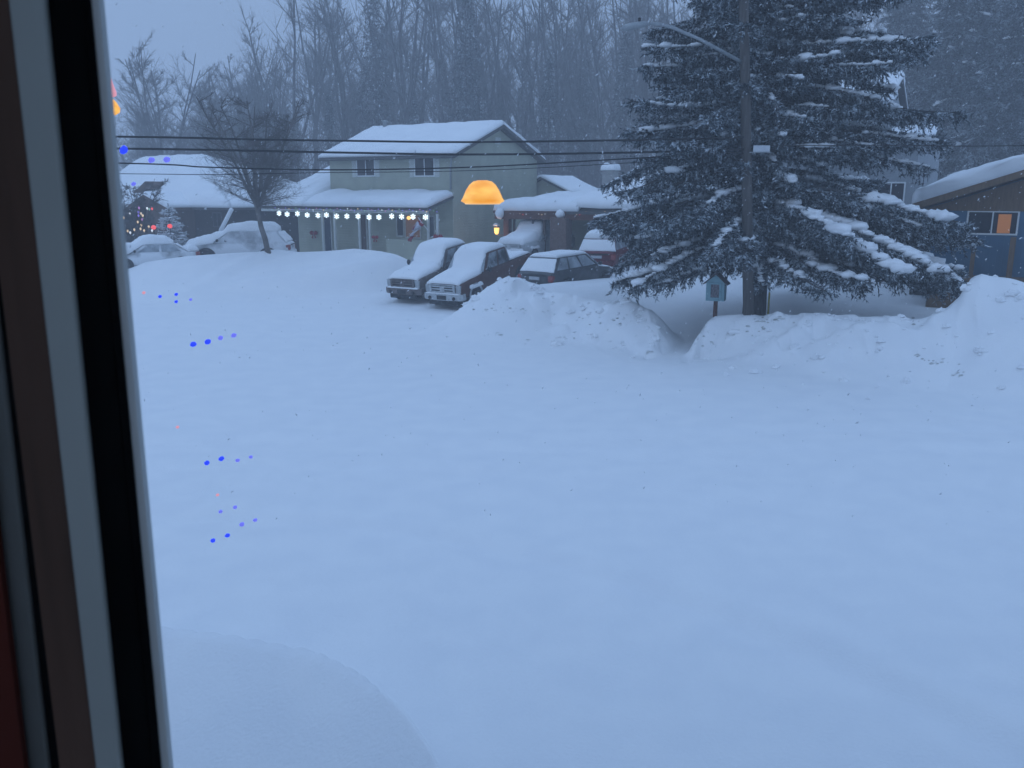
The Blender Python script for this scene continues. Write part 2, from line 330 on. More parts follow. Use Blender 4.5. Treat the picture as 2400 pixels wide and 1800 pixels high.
def berm(x, y, z):
    """snow thrown up along the driveway's right edge: narrow towards the driveway, wide towards the yard."""
    near = (x > -4) & (x < 14) & (y > 28) & (y < 52); xs, ys = x[near], y[near]; best = np.full(xs.shape, 1e9); zc = np.zeros(xs.shape); sd_ = np.zeros(xs.shape)
    for (ax, ay, az), (bx, by, bz) in zip(C2[:-1], C2[1:]):
        dx, dy = bx - ax, by - ay; t = np.clip(((xs - ax) * dx + (ys - ay) * dy) / (dx * dx + dy * dy), 0, 1)
        d = np.hypot(xs - ax - dx * t, ys - ay - dy * t); m = d < best; best = np.where(m, d, best); zc = np.where(m, az + (bz - az) * t, zc); sd_ = np.where(m, np.sign((xs - ax) * dy - (ys - ay) * dx), sd_)
    k = np.where(sd_ > 0, 1 - SS(0.0, 4.5, best), 1 - SS(0.0, 1.3, best)); o = z.copy(); o[near] = np.maximum(z[near], z[near] * (1 - k) + zc * k); return o
def height(x, y, detail=True):
    w = x * DW[0] + y * DW[1]; s = x * DS[0] + y * DS[1]
    b = base_z(w, s)
    yard = b + 0.55
    # left yard with its long front slope
    Sc = np.interp(w, CL[0], CL[1]); Zc = np.interp(w, CL[0], CL[2])
    tf = np.clip((s - 25.0) / np.maximum(Sc - 25.0, 0.5), 0, 1.0); front = Zc * (0.35 * tf + 0.65 * tf * tf * (3 - 2 * tf))
    back = Zc + (np.minimum(b + 0.1, Zc) - Zc) * SS(0.3, 3.0, s - Sc)
    left = np.where(s < Sc, front, back)
    edge = wDL - 0.5 - 6.5 * SS(sDL + 2.0, 25.0, s) * (s < sDL + 2.0)
    edge = wDL - 0.5 - 6.0 * (1 - SS(25.5, sDL + 1.5, s))
    kl = 1 - SS(-1.6, 0.6, w - edge)
    z = b + (left - b) * kl
    # right yard beyond the driveway, sloping up to the houses, scooped under the spruce
    yr = 0.22 + 0.55 * SS(26.5, 36, s) + b * 0.55 - 0.25 * np.exp(-(((w - WSP) / 4.5) ** 2 + ((s - SSP) / 3.2) ** 2)) + 0.28 * np.exp(-((w - wDR - 1.3) / 1.1) ** 2) * SS(28.5, 31, s)
    kr = SS(-0.5, 1.4, w - wDR) * SS(25.6, 28.0, s)
    path = np.exp(-((w - PATHW - 0.06 * (s - 26)) / 0.62) ** 4) * (1 - SS(29.0, 32.0, s))
    z = np.where(w > wDR - 1.0, b + (np.maximum(yr, b) - b) * kr * (1 - 0.85 * path), z)
    # ploughed banks along the street
    rough = np.zeros_like(z)
    z = berm(x, y, z)
    for (cw, cs, cz), fw, bw in ((C1, 3.1, 2.2), (C3, 4.6, 1.7)):
        inn = (w > cw[0] - 1.2) & (w < cw[-1] + 1.2)
        sc = np.interp(w, cw, cs); zc = np.interp(w, cw, cz)
        ends = SS(-0.40 if cw is C3[0] else -0.55, 0.05, w - cw[0]) * (1 - SS(-0.05, 0.45, w - cw[-1]))
        d = s - sc; fwv = fw if cw is not C3[0] else np.interp(w, [cw[0], cw[0] + 0.8, cw[0] + 4, cw[0] + 13, cw[0] + 22], [0.7, 1.6, 3.2, 5.4, 7.5])
        if cw is C1[0]: fwv = np.interp(w, [cw[0], cw[0] + 1.5, cw[-1] - 2.0, cw[-1]], [1.6, 3.4, 2.4, 0.7])
        pf = SS(0, 1, (d + fwv) / fwv); pf = 0.45 * pf + 0.55 * np.sqrt(np.clip((d + fwv) / fwv, 0, 1)) * pf
        pb = 1 - SS(0.1, bw, d)
        hgt = np.where(d < 0, zc * pf, np.maximum(z, z + (zc - z) * pb)) * ends
        hgt = np.where(inn, hgt, 0)
        rough = np.maximum(rough, np.where(inn & (np.abs(d + 0.8) < 3.0), ends * np.exp(-((d + 0.7) / 1.1) ** 2), 0))
        z = np.maximum(z, hgt)
    # drift in front of our own house, bottom left
    g = drift(x, y); z = np.maximum(z, g)
    # street: shallow wheel ruts curving across
    for rr, cx, cy, am in ((19.6, -4.5, -4.0, 0.022), (21.2, -4.5, -4.0, 0.018), (12.5, -6.0, 0.5, 0.03), (26.0, 8.0, -8.0, 0.015), (24.6, 8.0, -8.0, 0.015)):
        dd = np.hypot(x - cx, y - cy) - rr
        z = z - 2.0 * am * np.exp(-(dd / 0.28) ** 2) * (1 - SS(22, 25, s)) + am * 1.1 * np.exp(-((dd - 0.5) / 0.3) ** 2) * (1 - SS(22, 25, s))
    if detail:
        calm = 0.45 + 0.55 * SS(22, 28, s); z = z + calm * (0.09 * vnoise(x, y, 5.0, 1) + 0.035 * vnoise(x, y, 1.6, 2)) + 0.006 * vnoise(x, y, 0.5, 3) + 0.0025 * vnoise(x, y, 0.17, 13) * (1 - SS(18, 30, s))
        z = z + rough * (0.30 * vnoise(x, y, 1.1, 4) + 0.15 * vnoise(x, y, 0.5, 5) + 0.16 * SS(-0.06, 0.06, vnoise(x + 0.4 * y, y, 0.85, 7)) - 0.10 * SS(0.10, 0.22, vnoise(x, y - 0.3 * x, 0.55, 8)))
    return z
DC = [atz(300, 1425, 0.75), atz(540, 1452, 0.75), atz(748, 1492, 0.75), atz(850, 1540, 0.75), atz(955, 1628, 0.75), atz(1010, 1705, 0.75), atz(1058, 1800, 0.75), atz(1110, 1960, 0.75), atz(1150, 2200, 0.75)]
DX = np.array([p[0] for p in DC]); DY = np.array([p[1] for p in DC])
def drift(x, y):
    yc = np.interp(x, DX, DY, left=DY[0] + 0.2, right=0.0)
    yc = np.where(x > DX[-1], 0.0, yc)
    d = yc - y
    return np.where(x < DX[-1] + 0.1, SS(-0.30, 0.22, d) * (0.75 - 0.26 * np.clip(d, 0, 2.5)), 0)
def gz(x, y): return float(height(np.array([x], float), np.array([y], float))[0])

ang = np.concatenate([np.linspace(-42, 42, 900), np.linspace(43, 317, 90)]) * math.pi / 180
rad = np.concatenate([np.geomspace(0.3, 3, 20), np.arange(3.05, 7.0, 0.025), np.arange(7.0, 20, 0.16), np.arange(20, 50, 0.11), np.arange(50, 70, 0.6), np.geomspace(70, 330, 50)])
A, Rr = np.meshgrid(ang, rad); X = Rr * np.sin(A); Yy = Rr * np.cos(A)
Z = height(X, Yy); na, nr = len(ang), len(rad)
idx = np.arange(na * nr).reshape(nr, na); nx = np.roll(idx, -1, 1)
Fc = np.stack([idx[:-1], nx[:-1], nx[1:], idx[1:]], -1).reshape(-1, 4)[:, ::-1]
ground = raw_mesh('snowy_ground', np.stack([X, Yy, Z], -1).reshape(-1, 3), Fc, 'snow', smooth=True)
tag(ground, 'smooth fresh snow over street, driveway, ploughed banks and yards', 'snow', kind='structure')

# white chunks broken off the banks
cw_ = MB(); kk = 0
for cc, off, n in ((C1, 1.5, 90), (C3, 1.8, 130)):
    for _ in range(n):
        w_ = cc[0][0] + (min(cc[0][-1], cc[0][0] + 17) - cc[0][0]) * rng.random(); s_ = np.interp(w_, cc[0], cc[1]) - abs(rng.normal()) * off; X_, Y_ = xy(w_, s_); r_ = 0.04 + 0.13 * rng.random() ** 2.5; kk += 1
        cw_.blob((X_, Y_, gz(X_, Y_) + r_ * 0.12), (r_ * (1 + 0.6 * rng.random()), r_, r_ * 0.7), kk + 900, 7, 4, 0.35)
tag(cw_.build('snow_chunks', 'snow', smooth=False), 'white broken chunks scattered on the ploughed snow banks', 'snow chunks', kind='stuff')
# dirty clods showing in the ploughed banks
cb = MB(); k = 0
for (px, py, n, sx_, sy_) in ((1805, 752, 20, 45, 10), (1770, 772, 10, 30, 12), (1720, 785, 8, 35, 18), (2155, 835, 8, 8, 6), (2205, 848, 12, 30, 8), (2250, 880, 7, 20, 8), (2150, 755, 5, 20, 8), (1545, 800, 10, 14, 22),
                          (1160, 725, 10, 60, 10), (1240, 730, 10, 50, 8), (1515, 832, 7, 8, 5), (1170, 780, 5, 10, 6), (1290, 800, 12, 70, 8), (1390, 740, 8, 40, 20), (1470, 750, 8, 30, 14), (1660, 815, 8, 25, 30)):
    for _ in range(n):
        qx, qy = px + rng.normal() * sx_ * 0.6, py + rng.normal() * sy_ * 0.6; d = ray(qx, qy); t = 20.0
        while t < 45:
            p = d * t; 
            if CAMZ + p[2] < gz(p[0], p[1]): break
            t += 0.06
        r = 0.015 + 0.045 * rng.random() ** 2; k += 1
        cb.blob((p[0], p[1], gz(p[0], p[1]) - r * 0.1), (r * (1 + rng.random()), r, r * 0.55), k, 7, 4, 0.3)
tag(cb.build('snow_clods', 'clod', smooth=False), 'grey dirty lumps showing in the ploughed snow banks', 'snow clods', kind='stuff')

# ------------------------------------------------------------------ houses
class Fr:
    """Local frame of something set square to the street: x along the street to the right, y up the lot."""
    def __init__(s, w0, s0, z0): s.w0, s.s0, s.z0 = w0, s0, z0; s.loc = (*xy(w0, s0), z0)
    def L(s, p): w, q = ws(p); return Vector((w - s.w0, q - s.s0, p[2] - s.z0))
    def px(s, px, py, y=0.0): return s.L(ats(px, py, s.s0 + y))
def window(parent, x0, x1, z0, z1, y=0.0, mullions=1, frame='white', pane='pane', t=0.07, name='window'):
    f = MB(); e = 0.035
    f.box(x0 - t, x0, y - e, y + 0.05, z0 - t, z1 + t).box(x1, x1 + t, y - e, y + 0.05, z0 - t, z1 + t).box(x0, x1, y - e, y + 0.05, z1, z1 + t).box(x0, x1, y - e - 0.02, y + 0.05, z0 - t, z0)
    for k in range(mullions):
        c = x0 + (x1 - x0) * (k + 1) / (mullions + 1); f.box(c - t * 0.4, c + t * 0.4, y - e + 0.004, y + 0.05, z0, z1)
    w = f.build(name, frame, parent)
    MB().box(x0, x1, y - 0.008, y + 0.03, z0, z1).build('pane', pane, w)
    return w
def roof(parent, quad, th=0.16, sth=0.4, nu=30, nv=12, seed=0, mat_='fascia', edge=0.5, over=1.0, name='roof', lip=0.45):
    a, b, c, d = [Vector(p) for p in quad]; n = (b - a).cross(d - a).normalized()
    n = n if n.z > 0 else -n
    r = MB().prism([a, b, c, d], -n * th).build(name, mat_, parent)
    MB().snow([p + n * 0.003 for p in (a, b, c, d)], sth, nu, nv, edge, seed, 0.10, over=over, lip=lip).build('snow_layer', 'roofsnow', r, smooth=True)
    return r

# --- two-storey grey-green house
pB = at(1061, 441, 50.0); wB, sB = ws(pB); H1 = Fr(wB, sB, 1.2)
h1 = thing('house', 'two-storey grey green house with a snowy gable roof and a porch hung with lights', 'house', H1.loc, -PHI)
xA = H1.px(775, 441, 0).x; zE = H1.px(1066, 362, -0.45).z; D1 = 9.6; zR = H1.px(1190, 291, D1 / 2).z
eo = 0.45; sl = (zR - zE) / (D1 / 2 + eo); zW = zE + sl * eo - 0.05
wl = MB(); wl.prism([(0, 0, -1.0), (0, D1, -1.0), (0, D1, zW - 0.02), (0, D1 / 2, zR - 0.22), (0, 0, zW - 0.02)], (xA, 0, 0)); wl.build('wall', 'greygreen', h1)
roof(h1, [(xA - 0.5, -eo, zE), (0.45, -eo, zE), (0.45, D1 / 2, zR), (xA - 0.5, D1 / 2, zR)], 0.2, 0.36, seed=1)
roof(h1, [(0.45, D1 + eo, zE), (xA - 0.5, D1 + eo, zE), (xA - 0.5, D1 / 2, zR), (0.45, D1 / 2, zR)], 0.2, 0.36, seed=2)
p0 = H1.px(902, 299, D1 / 2 - 0.6); vp = MB(); vp.lathe([(0.12, 0), (0.12, 0.75), (0.16, 0.76), (0.16, 0.86), (0.0, 0.88)], (p0.x, D1 / 2 - 0.6, zR - 0.3)); vp.build('vent_pipe', 'galv', h1, True)
for (xa, xb) in ((837, 878), (973, 1017)):
    a = H1.px(xa, 372); b = H1.px(xb, 411)
    wd = window(h1, a.x, b.x, b.z, a.z, 0.0, 1, 'white')
    for q0, q1 in ((a.x - 0.42, a.x - 0.08), (b.x + 0.08, b.x + 0.42)):
        MB().box(q0, q1, -0.03, 0.02, b.z - 0.1, a.z + 0.08).build('shutter', 'shutter', wd, bevel=0.01)
a = H1.px(1048, 367, -0.4); b = H1.px(1063, 384); c = H1.px(1064, 444)
MB().tube([(a.x, -0.42, zE - 0.05), (a.x + 0.25, -0.30, zE - 0.15), (-0.10, -0.06, zE - 0.75), (-0.10, -0.06, c.z)], 0.055, 8).build('downspout', 'galv', h1, True)
g0 = MB(); g0.box(xA - 0.5, 0.45, -eo - 0.10, -eo - 0.004, zE - 0.16, zE - 0.02); g0.build('gutter', 'fascia', h1)
b0 = H1.px(1196, 305, 0); MB().box(0.0, 0.03, D1 / 2 - 0.3, D1 / 2 + 0.3, zR - 1.15, zR - 0.75).build('gable_vent', 'shutter', h1)
# porch roof and low wing
PD = 2.5; zPt = H1.px(1061, 446, 0).z - 0.30; zPe = H1.px(1007, 487, -PD).z; xPl = H1.px(612, 484, -PD).x
roof(h1, [(xA, -PD, zPe), (0.05, -PD, zPe), (0.05, -0.01, zPt), (xA, -0.01, zPt)], 0.16, 0.42, seed=3, name='porch_roof')
zWr = H1.px(770, 392, 4.5).z
roof(h1, [(xPl, -PD, zPe + 0.01), (xA - 0.002, -PD, zPe + 0.01), (xA - 0.002, 4.5, zWr), (xPl, 4.5, zWr)], 0.16, 0.42, seed=4, name='wing_roof')
roof(h1, [(xA - 0.002, 9.5, zPe), (xPl, 9.5, zPe), (xPl, 4.5, zWr), (xA - 0.002, 4.5, zWr)], 0.16, 0.42, seed=5, name='wing_roof')
wg = MB(); wg.prism([(xA - 0.004, 0, -1), (xA - 0.004, 9.2, -1), (xA - 0.004, 9.2, zPe - 0.2), (xA - 0.004, 4.5, zWr - 0.25), (xA - 0.004, 0, zPe + 0.15)], (xPl + 0.6 - xA, 0, 0)); wg.build('wing_wall', 'greygreen', h1)
MB().box(xPl, 0.05, -PD - 0.02, -PD + 0.12, zPe - 0.32, zPe - 0.17).build('porch_beam', 'shutter', h1)
for pxs in (756, 784, 842, 866, 1003, 1025):
    q = H1.px(pxs, 520, -PD + 0.05).x
    MB().box(q - 0.06, q + 0.06, -PD, -PD + 0.12, -0.6, zPe - 0.322).build('porch_post', 'shutter', h1, bevel=0.01)
MB().box(xPl + 0.7, 0.0, -PD, -0.005, -1.0, -0.25).build('porch_floor', 'shutter', h1)
a = H1.px(905, 560, -PD); b = H1.px(1022, 600, -PD); MB().box(a.x, 0.0, -PD - 0.02, -PD + 0.07, -0.6, a.z).build('porch_railing', 'greygreen', h1)
for (xa, xb, top, bot, m_) in ((760, 779, 508, 590, 'door'), (846, 861, 503, 580, 'brown')):
    a = H1.px(xa, top); b = H1.px(xb, bot); d = MB().box(a.x, b.x, -0.05, 0.03, -0.25, a.z).build('door', m_, h1, bevel=0.01)
    fr_ = MB(); fr_.box(a.x - 0.1, a.x, -0.07, 0.03, -0.25, a.z + 0.1).box(b.x, b.x + 0.1, -0.07, 0.03, -0.25, a.z + 0.1).box(a.x, b.x, -0.07, 0.03, a.z, a.z + 0.1); fr_.build('door_frame', 'shutter', d)
    MB().lathe([(0.0, 0), (0.035, 0.01), (0.035, 0.05), (0.0, 0.06)], (b.x - 0.1, -0.11, (a.z - 0.25) / 2), 8, 'y').build('door_handle', 'galv', d, True)
for (xa, xb, top, bot, mu, pn) in ((931, 946, 508, 552, 0, 'pane'), (951, 985, 505, 556, 0, 'dimwarm'), (1006, 1018, 508, 556, 0, 'pane')):
    a = H1.px(xa, top); b = H1.px(xb, bot); window(h1, a.x, b.x, b.z, a.z, 0.0, mu, 'shutter', pn, 0.09)
for s_ in (-1,):
    MB().tube([(-0.12, -PD + 0.05, zPe - 0.1), (-0.10, -0.3, zPt - 0.12)], 0.08, 6).build('rake_board', 'fascia', h1)
def hang(name, label, cat, frm, pts_local, rz=-PHI): return thing(name, label, cat, frm.loc, rz)

# lights along the porch eave
lt = thing('snowflake_lights', 'string of bright white snowflake lights under the grey green house porch eave', 'string lights', H1.loc, -PHI)
SF = [(654, 500), (673, 502), (697, 501), (720, 504), (745, 505), (765, 504), (789, 507), (813, 507), (839, 507), (865, 509), (888, 509), (918, 507), (941, 508), (968, 508), (997, 509)]
cord = [H1.px(640, 497, -PD - 0.1)]
proto = None
for i, (px, py) in enumerate(SF):
    p = H1.px(px, py, -PD - 0.1); cord.append(Vector((p.x, p.y, zPe - 0.22 - 0.06 * (i % 2))))
    if proto is None:
        f = MB()
        for k in range(3):
            c_, s_ = math.cos(k * math.pi / 3 + 0.5), math.sin(k * math.pi / 3 + 0.5); r = 0.15
            f.tube([(-r * c_, 0, -r * s_), (r * c_, 0, r * s_)], 0.032, 5)
            for sg in (-1, 1):
                for da in (0.5, -0.5):
                    ca, sa = math.cos(k * math.pi / 3 + 0.5 + da), math.sin(k * math.pi / 3 + 0.5 + da)
                    f.tube([(sg * 0.09 * c_, 0, sg * 0.09 * s_), (sg * (0.09 * c_ + 0.07 * ca), 0, sg * (0.09 * s_ + 0.07 * sa))], 0.02, 4)
        proto = f.build('snowflake', 'snowlight', lt); o = proto
    else:
        o = proto.copy(); C.objects.link(o); o.parent = lt
    o.location = p; o.rotation_euler = (0, 0, 0.3 if i % 2 == 0 and i not in (6,) else 1.15)
MB().tube(cord, 0.012, 5).build('cord', 'wire', lt)
def bulb_string(name, label, parent_loc, pts, seq, rz=-PHI, r=0.035, sag=0.0, step=1):
    t = thing(name, label, 'string lights', parent_loc, rz); pr = {}
    MB().tube([Vector(p) + Vector((0, 0, r * 1.3)) for p in pts], 0.008, 4).build('cord', 'wire', t)
    for i, p in enumerate(pts):
        c = seq[i % len(seq)]
        if c not in pr: pr[c] = o = MB().lathe([(0.0, -r * 1.8), (r * 0.8, -r * 0.6), (r, 0), (r * 0.5, r), (0.0, r * 1.1)], n=7).build('bulb', BL[c], t, True)
        else: o = pr[c].copy(); C.objects.link(o); o.parent = t
        o.location = p
    return t
pts = []
for i in range(48):
    px = 645 + (1024 - 645) * i / 47; p = H1.px(px, 489.5, -PD - 0.16); pts.append((p.x, p.y, zPe - 0.10 - 0.10 * (i % 3) * 0.5))
bulb_string('icicle_lights', 'dim violet and white icicle lights along the grey green house porch eave', H1.loc, pts, 'bcpbwbgbpb', r=0.03)
# flag
pA = H1.px(1001, 560, -PD - 0.1); fl = thing('flag', 'red and white flag drooping from an angled pole on the porch', 'flag', H1.loc, -PHI)
f0 = H1.px(1000, 525, -PD - 0.45); tip = H1.px(980, 510, -PD - 1.0); hold = H1.px(1003, 540, -PD - 0.05)
MB().tube([hold, tip], 0.02, 6).build('flag_pole', 'white', fl)
def strip(l0, r0, l1, r1, m_, nm, n=5):
    v = []; f = []
    for i in range(n + 1):
        t = i / n; a_ = Vector(l0).lerp(Vector(l1), t); b_ = Vector(r0).lerp(Vector(r1), t); yy = 0.10 * math.sin(t * 5 + 1)
        for j in range(4): q = a_.lerp(b_, j / 3); v.append((q.x, q.y + yy + 0.07 * math.sin(j * 2.2), q.z))
    for i in range(n):
        for j in range(3): f.append((i * 4 + j, i * 4 + j + 1, i * 4 + 5 + j, i * 4 + 4 + j))
    o = MB().add(v, f).build(nm, m_, fl, True); sm = o.modifiers.new('thick', 'SOLIDIFY'); sm.thickness = 0.012; return o
Y_ = -PD - 0.5; q = lambda a, b: H1.px(a, b, Y_)
strip(q(977, 519), q(984, 514), q(989, 531), q(996, 527), 'flagred', 'flag_cloth')
strip(q(972, 523), q(977, 519), q(967, 541), q(989, 531), 'flagwhite', 'flag_cloth')
strip(q(967, 541), q(984, 533), q(961, 554), q(968, 553), 'flagwhite', 'flag_cloth')
strip(q(975, 524), q(976.5, 526), q(968, 537), q(970, 539), 'flagred', 'flag_emblem', 3).location.y -= 0.02
strip(q(960, 554), q(968, 553), q(957, 565), q(966, 566), 'flagred', 'flag_cloth')
def bow(px, py, label, s=1.0, y=-PD - 0.12, sd_=0):
    c = H1.px(px, py, y); w0, s0 = H1.w0 + c.x, H1.s0 + c.y; t = thing('bow', label, 'bow', (*xy(w0, s0), 1.2 + c.z), -PHI, 'red ribbon bows on the porch')
    for sg in (-1, 1):
        MB().blob((sg * 0.13 * s, 0, 0.03), (0.13 * s, 0.06, 0.09 * s), sd_ + sg + 2, 8, 5, 0.2).build('loop', 'bow', t, True)
        MB().prism([(sg * 0.02, 0, 0), (sg * 0.16 * s, 0, -0.22 * s), (sg * 0.06 * s, 0, -0.25 * s)], (0, 0.02, 0)).build('ribbon_tail', 'bow', t)
    MB().blob((0, -0.03, 0), (0.05, 0.05, 0.05), 3, 7, 4).build('knot', 'bow', t, True)
bow(735, 547, 'red bow on the wall left of the dark blue porch door', 1.35, -0.1)
bow(879, 557, 'red bow on the porch between the brown door and the low wall', 1.0)
bow(1026, 556, 'red bow at the foot of the right-end porch post', 1.3)
pl = H1.px(958, 511, -0.3); tl = thing('porch_lamp', 'small lit warm lamp hanging in front of the big porch window', 'lamp', (*xy(H1.w0 + pl.x, H1.s0 + pl.y), 1.2 + pl.z), -PHI)
MB().lathe([(0.0, -0.12), (0.11, -0.06), (0.13, 0.02), (0.08, 0.1), (0.0, 0.12)], n=12).build('lamp_shade', M['porchglow'], tl, True); MB().tube([(0, 0, 0.1), (0, 0, 0.5)], 0.012, 5).build('cord', 'wire', tl)

# --- brown carport and the house behind it
pC = ats(1170, 491, sB + 1.0); H2 = Fr(ws(pC)[0], sB + 1.0, 1.2)
h2 = thing('carport_house', 'low house with a brown timber carport under thick snow and a snow capped chimney', 'house', H2.loc, -PHI)
ze2 = H2.px(1170, 493, 0).z; xr2 = H2.px(1600, 493, 0).x; xk = H2.px(1345, 493, 0).x
roof(h2, [(-0.1, -0.5, ze2), (xk + 0.5, -0.5, ze2), (xk + 0.5, 7, ze2 + 0.55), (-0.1, 7, ze2 + 0.55)], 0.14, 0.55, 30, 12, 6, 'redbrown', 0.6, name='carport_roof')
MB().box(-0.05, xr2, -0.42, -0.28, ze2 - 0.46, ze2 - 0.15).build('carport_beam', 'redbrown', h2)
for k in range(4):
    xx = -0.02 + k * 2.05; MB().box(xx, xx + 0.12, -0.27, 6.6, ze2 - 0.36, ze2 - 0.16).build('rafter', 'redbrown', h2)
for pxs, wd_, m_ in ((1187, 0.17, 'redbrown'), (1199, 0.05, 'brown'), (1243, 0.06, 'fascia'), (1270, 0.07, 'brown'), (1386, 0.12, 'fascia')):
    q_ = H2.px(pxs, 520, -0.35).x; MB().box(q_ - wd_, q_ + wd_, -0.40 if wd_ > 0.1 else -0.1, -0.40 + 2 * wd_ if wd_ > 0.1 else 0.0, -1.0, ze2 - 0.462).build('carport_post', m_, h2)
a = H2.px(1292, 510, -0.6); b = H2.px(1330, 510, -0.6); MB().box(a.x, b.x, -0.75, -0.02, -1.0, a.z).build('stone_pier', 'brick', h2, bevel=0.03)
MB().box(0.1, xk + 0.4, 6.7, 6.9, -1.0, ze2 + 0.3).build('back_wall', 'greygreen', h2)
MB().box(xk + 0.5, xr2, 1.5, 9, -1.0, ze2 - 0.1).build('wall', 'brown', h2)
hb = MB(); xa, xb, ya, yb = xk - 0.2, xr2 + 0.6, -0.5, 9.6; zt = H2.px(1420, 398, 4.5).z + 0.15
def ring(i, z): j = i * 4.4 / 2.1; return [(xa + i, ya + j, z), (xb - i, ya + j, z), (xb - i, yb - j, z), (xa + i, yb - j, z)]
rr_ = MB().loft([ring(0, ze2 - 0.14), ring(0, ze2), ring(2.1, zt - 0.5)]).build('hip_roof', 'fascia', h2)
rings = []
for i in range(16):
    t = i / 15; base = ze2 + (zt - 0.5 - ze2) * t; th_ = 0.5 * math.sqrt(1 - (1 - min(t / 0.12, 1)) ** 2) * 0.6 + 0.22; ii = 2.1 * t; jj = 4.4 * t
    x0_, x1_, y0_, y1_ = xa + ii, xb - ii, ya + jj, yb - jj; rg = []
    for (ax, ay, bx, by) in ((x0_, y0_, x1_, y0_), (x1_, y0_, x1_, y1_), (x1_, y1_, x0_, y1_), (x0_, y1_, x0_, y0_)):
        for k in range(10):
            g = k / 10; cr = 1 - 0.25 * (1 - min(g, 1 - g) * 2) ** 6; rg.append((ax + (bx - ax) * g, ay + (by - ay) * g, base + th_ * cr + 0.05 * math.sin(3 * (ax + bx * g) + 2 * k)))
    rings.append(rg)
MB().loft(rings).build('snow_layer', 'roofsnow', rr_, True)
c0 = H2.px(1417, 407, 4.5); c1 = H2.px(1443, 400, 4.5); ch = MB().box(c0.x, c1.x, 4.2, 4.9, zt - 1.2, H2.px(1430, 399, 4.5).z).build('chimney', 'concrete', rr_)
cz = H2.px(1430, 399, 4.5).z
MB().snow([(c0.x - 0.08, 4.12, cz), (c1.x + 0.08, 4.12, cz), (c1.x + 0.08, 4.98, cz), (c0.x - 0.08, 4.98, cz)], 0.45, 8, 8, 0.4, 7).build('chimney_snow', 'roofsnow', rr_, True)
q_ = H2.px(1170, 500, -0.6); MB().blob((q_.x + 0.05, -0.62, q_.z), (0.24, 0.3, 0.32), 5, 10, 6, 0.1).build('gutter_snow', 'roofsnow', h2, True)
q_ = H2.px(1307, 503, -0.8); MB().blob((q_.x, -0.5, q_.z + 0.02), (0.27, 0.27, 0.24), 6, 10, 6, 0.08).build('pier_snow', 'roofsnow', h2, True)
# small roof showing between
a = H2.px(1268, 440, 9); b = H2.px(1272, 411, 9); c = H2.px(1345, 442, 9)
sh = thing('shed', 'small outbuilding with a snowy gable just behind the carport roof', 'shed', (*xy(H2.w0 + a.x, H2.s0 + 9), 1.2), -PHI)
wS = c.x - a.x; zS = b.z - 0.1
MB().prism([(-wS * 0.9, 0, -1), (wS * 0.9, 0, -1), (wS * 0.9, 0, c.z - 0.3), (0.1, 0, zS - 0.2), (-wS * 0.9, 0, c.z - 0.3)], (0, 4, 0)).build('wall', 'greygreen', sh)
roof(sh, [(wS, -0.3, c.z - 0.3), (wS, 4.3, c.z - 0.3), (0.1, 4.3, zS), (0.1, -0.3, zS)], 0.12, 0.22, 10, 10, 8)
roof(sh, [(-wS, 4.3, c.z - 0.3), (-wS, -0.3, c.z - 0.3), (0.1, -0.3, zS), (0.1, 4.3, zS)], 0.12, 0.22, 10, 10, 9)
pts = []
for i in range(34):
    p = H2.px(1196 + (1440 - 1196) * i / 33, 499.5 - 3.5 * math.sin(i * 1.1), -0.46); pts.append((p.x, -0.46, p.z))
bulb_string('carport_lights', 'string of small white lights along the brown carport beam', H2.loc, pts, 'cwcwrcwcg', r=0.026)
# lit lantern on the carport post
p = H2.px(1164, 541, -0.4); lz = 1.2 + p.z; lan = thing('wall_lantern', 'lit orange lantern on the left post of the brown carport', 'lantern', (*xy(H2.w0 + p.x, H2.s0 - 0.4), lz), -PHI)
MB().lathe([(0.06, -0.2), (0.12, -0.14), (0.16, 0.16), (0.15, 0.18)], n=8).build('lantern_glass', M['porchglow'], lan, False)
MB().lathe([(0.19, 0.18), (0.12, 0.28), (0.02, 0.36), (0.0, 0.38)], n=8).build('lantern_cap', 'fascia', lan)
MB().tube([(0.0, 0, -0.2), (0.12, 0, -0.27), (0.42, 0, -0.22)], 0.025, 6).build('bracket', 'fascia', lan)
MB().snow([(-0.14, -0.14, 0.27), (0.14, -0.14, 0.27), (0.14, 0.14, 0.27), (-0.14, 0.14, 0.27)], 0.16, 6, 6, 0.14, 4).build('snow_cap', 'roofsnow', lan, True)
pl_ = bpy.data.lights.new('lantern_light', 'POINT'); pl_.energy = 9; pl_.color = (1.0, 0.5, 0.14); pl_.shadow_soft_size = 0.1
po = bpy.data.objects.new('lantern_light', pl_); C.objects.link(po); po.parent = lan; po.location = (0.05, -0.32, -0.05)

# --- dark brown house far left
p = ats(262, 486, sB - 0.5); H3 = Fr(ws(p)[0], sB - 0.5, 1.2)
h3 = thing('bungalow', 'dark brown bungalow with a broad snowy roof behind the buried cars', 'house', H3.loc, -PHI)
x0, x1 = H3.px(200, 486, 0).x, H3.px(556, 486, 0).x; ze3 = H3.px(450, 486, -0.6).z; zr3 = H3.px(400, 366, 5.5).z - 0.3; xrr = H3.px(478, 366, 5.5).x
MB().box(x0 + 0.5, x1 - 0.5, 0, 10.5, -1.2, ze3 - 0.15).build('wall', 'darkwood', h3)
roof(h3, [(x0, -0.6, ze3), (x1, -0.6, ze3), (xrr, 5.5, zr3), (x0, 5.5, zr3)], 0.18, 0.5, 30, 14, 21, 'fascia', 0.7)
roof(h3, [(x1, 11.6, ze3), (x0, 11.6, ze3), (x0, 5.5, zr3), (xrr, 5.5, zr3)], 0.18, 0.5, 30, 14, 22, 'fascia', 0.7)
